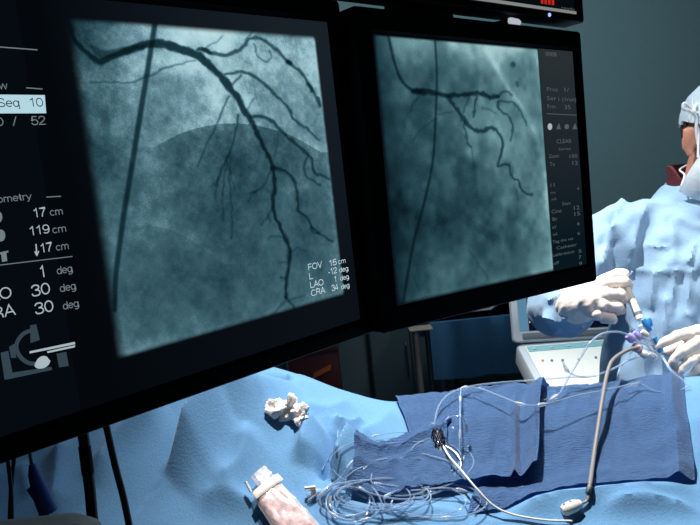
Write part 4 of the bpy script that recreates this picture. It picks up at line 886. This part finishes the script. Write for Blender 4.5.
def gownfn(co, no):
    q = co-np.array(CAM); vx, vy, vz = q@np.array(c2w(Vector((1, 0, 0)))), q@np.array(c2w(Vector((0, 1, 0)))), q@np.array(c2w(Vector((0, 0, 1))))
    px, py = 350+F*vx/vz, 262.5+F*vy/vz; front = (np.einsum('ij,ij->i', no, -q) > 0) & (vz < 1.78); dsp_ = np.zeros(len(co)); pp_ = np.stack([px, py], 1)
    for pl_, h, w_ in GF:
        m = np.full(len(co), 99.); qq = [(v.x, v.y) for v in catmull([Vector((a, c, 0)) for a, c in pl_], 4)]
        for a, c in zip(qq, qq[1:]): d, _ = segdist(pp_, a, c); m = np.minimum(m, d)
        dsp_ += front*h*1.7*np.exp(-np.abs(m/w_)**1.5)
    x, y, z = co.T
    dsp_ += (vnoise(x*1.4+y+5, z*.55+5, 16, 31)-.5)*.014+(vnoise(x+5, z+y+5, 22, 32)-.5)*.012+(vnoise(x+y*.7+9, z*1.0+3, 45, 33)-.5)*.003
    lo = np.clip((1.2-z)/.4, 0, 1); dsp_ += lo*.012*np.sin(np.arctan2(y-CY, x-CX)*13+1.5*np.sin(z*5))
    return co+no*dsp_[:, None]
organic(b, 'surgical_gown', M_gown, doc, .0065, 5, gownfn)
# gloves: each one surface with palm, thumb and four fingers
def glove(cuff, palm, fingers, thumb, name='glove'):
    b = MB(); b.chain([p for p, r in cuff], [r for p, r in cuff], 18)
    for a, c, r0, r1 in palm: b.capsule(a, c, r0, r1)
    for f_ in fingers+[thumb]: b.chain([p for p, r in f_], [r for p, r in f_])
    def wr(co, no):
        x, y, z = co.T; return co+no*((vnoise(x+5, z+y+5, 95, 41)-.5)*.0022+(vnoise(x+y+5, z+5, 40, 42)-.5)*.002)[:, None]
    return organic(b, name, M_glove, doc, .0017, 4, wr)
w_ = P(582, 303, 1.50)
mr = [P(607, 283.5, 1.462), P(606, 294, 1.452), P(603.5, 304.5, 1.452), P(598, 314.5, 1.46)]
fing = [[(mr[0], .0115), (P(625, 281, 1.462), .0105), (P(629, 286, 1.49), .0095), (P(620, 291, 1.512), .008)], [(mr[1], .0115), (P(621, 294.5, 1.448), .0103), (P(625, 299, 1.475), .0095), (P(614, 303, 1.50), .008)],
        [(mr[2], .011), (P(618, 306, 1.448), .010), (P(621, 310.5, 1.475), .009), (P(610, 312, 1.50), .008)], [(mr[3], .010), (P(611, 317, 1.455), .009), (P(613, 320, 1.478), .008), (P(603, 320, 1.50), .007)]]
glove([(P(573, 304, 1.54), .038), (P(576, 303.5, 1.53), .0425), (P(580, 303, 1.515), .040), (w_, .031)], [(w_, m, .022, .013) for m in mr]+[(P(590, 300, 1.475), P(597, 299, 1.465), .025, .020)], fing,
      [(P(589, 290, 1.50), .016), (P(606, 279, 1.495), .0125), (P(618, 273.5, 1.487), .0105), (P(625, 273.5, 1.482), .009)])
wl = P(733, 345, 1.46); ml = [P(699, 331, 1.435), P(697, 342, 1.425), P(700, 352.5, 1.427), P(706, 361.5, 1.435)]
fl_ = [[(ml[0], .0125), (P(677, 336, 1.42), .011), (P(665, 342, 1.425), .0095), (P(656.5, 346.5, 1.43), .0080)], [(ml[1], .0125), (P(682, 351, 1.41), .011), (P(674, 360, 1.415), .0095), (P(670, 366, 1.425), .0080)],
       [(ml[2], .012), (P(690, 361, 1.408), .0105), (P(682, 369, 1.412), .009), (P(677, 374, 1.42), .0078)], [(ml[3], .011), (P(698, 370, 1.415), .009), (P(692, 376, 1.42), .008), (P(687, 380, 1.425), .007)]]
glove([(P(752, 347, 1.48), .043), (P(744, 346, 1.47), .040), (wl, .031)], [(wl, m, .024, .014) for m in ml]+[(P(714, 346, 1.447), P(706, 345, 1.44), .026, .02)], fl_,
      [(P(716, 338, 1.46), .016), (P(695, 341, 1.463), .0125), (P(678, 347, 1.458), .0105), (P(667, 351, 1.45), .009)])

# ------------------------------------------------------------------ what the hands hold
s0, s1 = P(624, 283, 1.482), P(640.5, 320, 1.445); sd = (s1-s0).normalized(); L_ = (s1-s0).length
syr = thing('syringe', 'white syringe held in the fist, pointing down at the stopcocks', 'syringe', s1)
MB().tube([s0, s0+sd*L_*.86, s0+sd*L_*.98, s1], [.0078, .0078, .0078, .004], 16).build('barrel', M_white, syr)
MB().tube([s0+sd*L_*.80, s0+sd*L_*.88], .0081, 16).build('grey_ring', M_usdark, syr)
MB().tube([s1, s1+sd*.012], [.0035, .003], 10).build('tip', M_clear, syr)
MB().tube([s0-sd*.016, s0], .005, 12).build('plunger', M_white, syr); MB().tube([s0-sd*.019, s0-sd*.016], .009, 14).build('thumb_rest', M_pink, syr)
MB().tube([s0-sd*.001, s0+sd*.002], .013, 16).build('finger_flange', M_white, syr)
mf = thing('stopcock_manifold', 'cluster of blue, lilac and clear stopcocks between the two gloved hands', 'manifold', P(648, 352, 1.43))
T = 1.432
def seg(nm, m, a, c, r, t=T): MB().tube([P(*a, t), P(a[0]*.75+c[0]*.25, a[1]*.75+c[1]*.25, t), P(a[0]*.25+c[0]*.75, a[1]*.25+c[1]*.75, t), P(*c, t)], [r*.8, r, r, r*.75], 14).build(nm, m, mf)
seg('body', M_clear, (641, 325), (655, 352), .0085); seg('body', M_clear, (632, 338), (654, 344), .007); seg('body', M_clear, (638, 350), (656, 356), .0075)
seg('blue_lever', M_blueconn, (643, 319), (650, 331), .006, 1.425); seg('blue_lever', M_blueconn, (651, 326), (649, 318), .004, 1.425); seg('blue_lever', M_blueconn, (654, 338), (661, 352), .007, 1.43); seg('blue_lever', M_blueconn, (660, 344), (664, 338), .004, 1.43)
seg('lilac_valve', M_purple, (628, 335), (634, 341), .0085, 1.425); seg('lilac_valve', M_purple, (634, 332), (641, 339), .006, 1.43); seg('pink_valve', M_pink, (633, 346), (640, 350), .0085, 1.425)
seg('white_nut', M_white, (642, 331), (648, 336), .0055, 1.424); seg('white_nut', M_white, (640, 352), (647, 356), .0075, 1.425); seg('white_nut', M_clear, (648, 354), (656, 358), .007, 1.425)
line([P(625, 308, 1.45), P(627, 320, 1.44), P(634, 329, 1.435), P(643, 333, 1.432)], .0022, 'short clear tube between the fist and the stopcocks')
line([P(634, 349, 1.43), P(628, 357, 1.41), P(620, 368, 1.39), P(617, 380, 1.36)], .0018, 'short clear tube dropping from the pink valve to the towel')
# ------------------------------------------------------------------ light
def lamp(name, kind, loc, target, energy, col, **k):
    l = bpy.data.lights.new(name, kind); l.energy = energy; l.color = col
    for a, b in k.items(): setattr(l, a, b)
    o = bpy.data.objects.new(name, l); COL.objects.link(o); o.location = loc
    o.rotation_euler = (Vector(target)-Vector(loc)).to_track_quat('-Z', 'Y').to_euler(); return o
lamp('surgical_light', 'SPOT', (.06, 1.37, 2.8), (.33, 1.34, 1.1), 255, (1, .96, .90), spot_size=R(62), spot_blend=.9, shadow_soft_size=.03)
lamp('doctor_fill_light', 'SPOT', (1.15, .30, 2.55), (.80, 1.6, 1.4), 62, (1, .97, .94), spot_size=R(36), spot_blend=.7, shadow_soft_size=.12)  # added fill spot from the front right, brightens gown and head
lamp('back_wall_fill', 'AREA', (.5, 2.15, 2.9), (.5, 3.2, .6), 34, (.75, .92, 1), shape='RECTANGLE', size=1.2, size_y=.5)  # added fill to lift the back wall and back table, no fixture seen
w = bpy.data.worlds.new('world'); sc.world = w; w.use_nodes = True
w.node_tree.nodes['Background'].inputs[0].default_value = (.30, .52, .70, 1); w.node_tree.nodes['Background'].inputs[1].default_value = .075
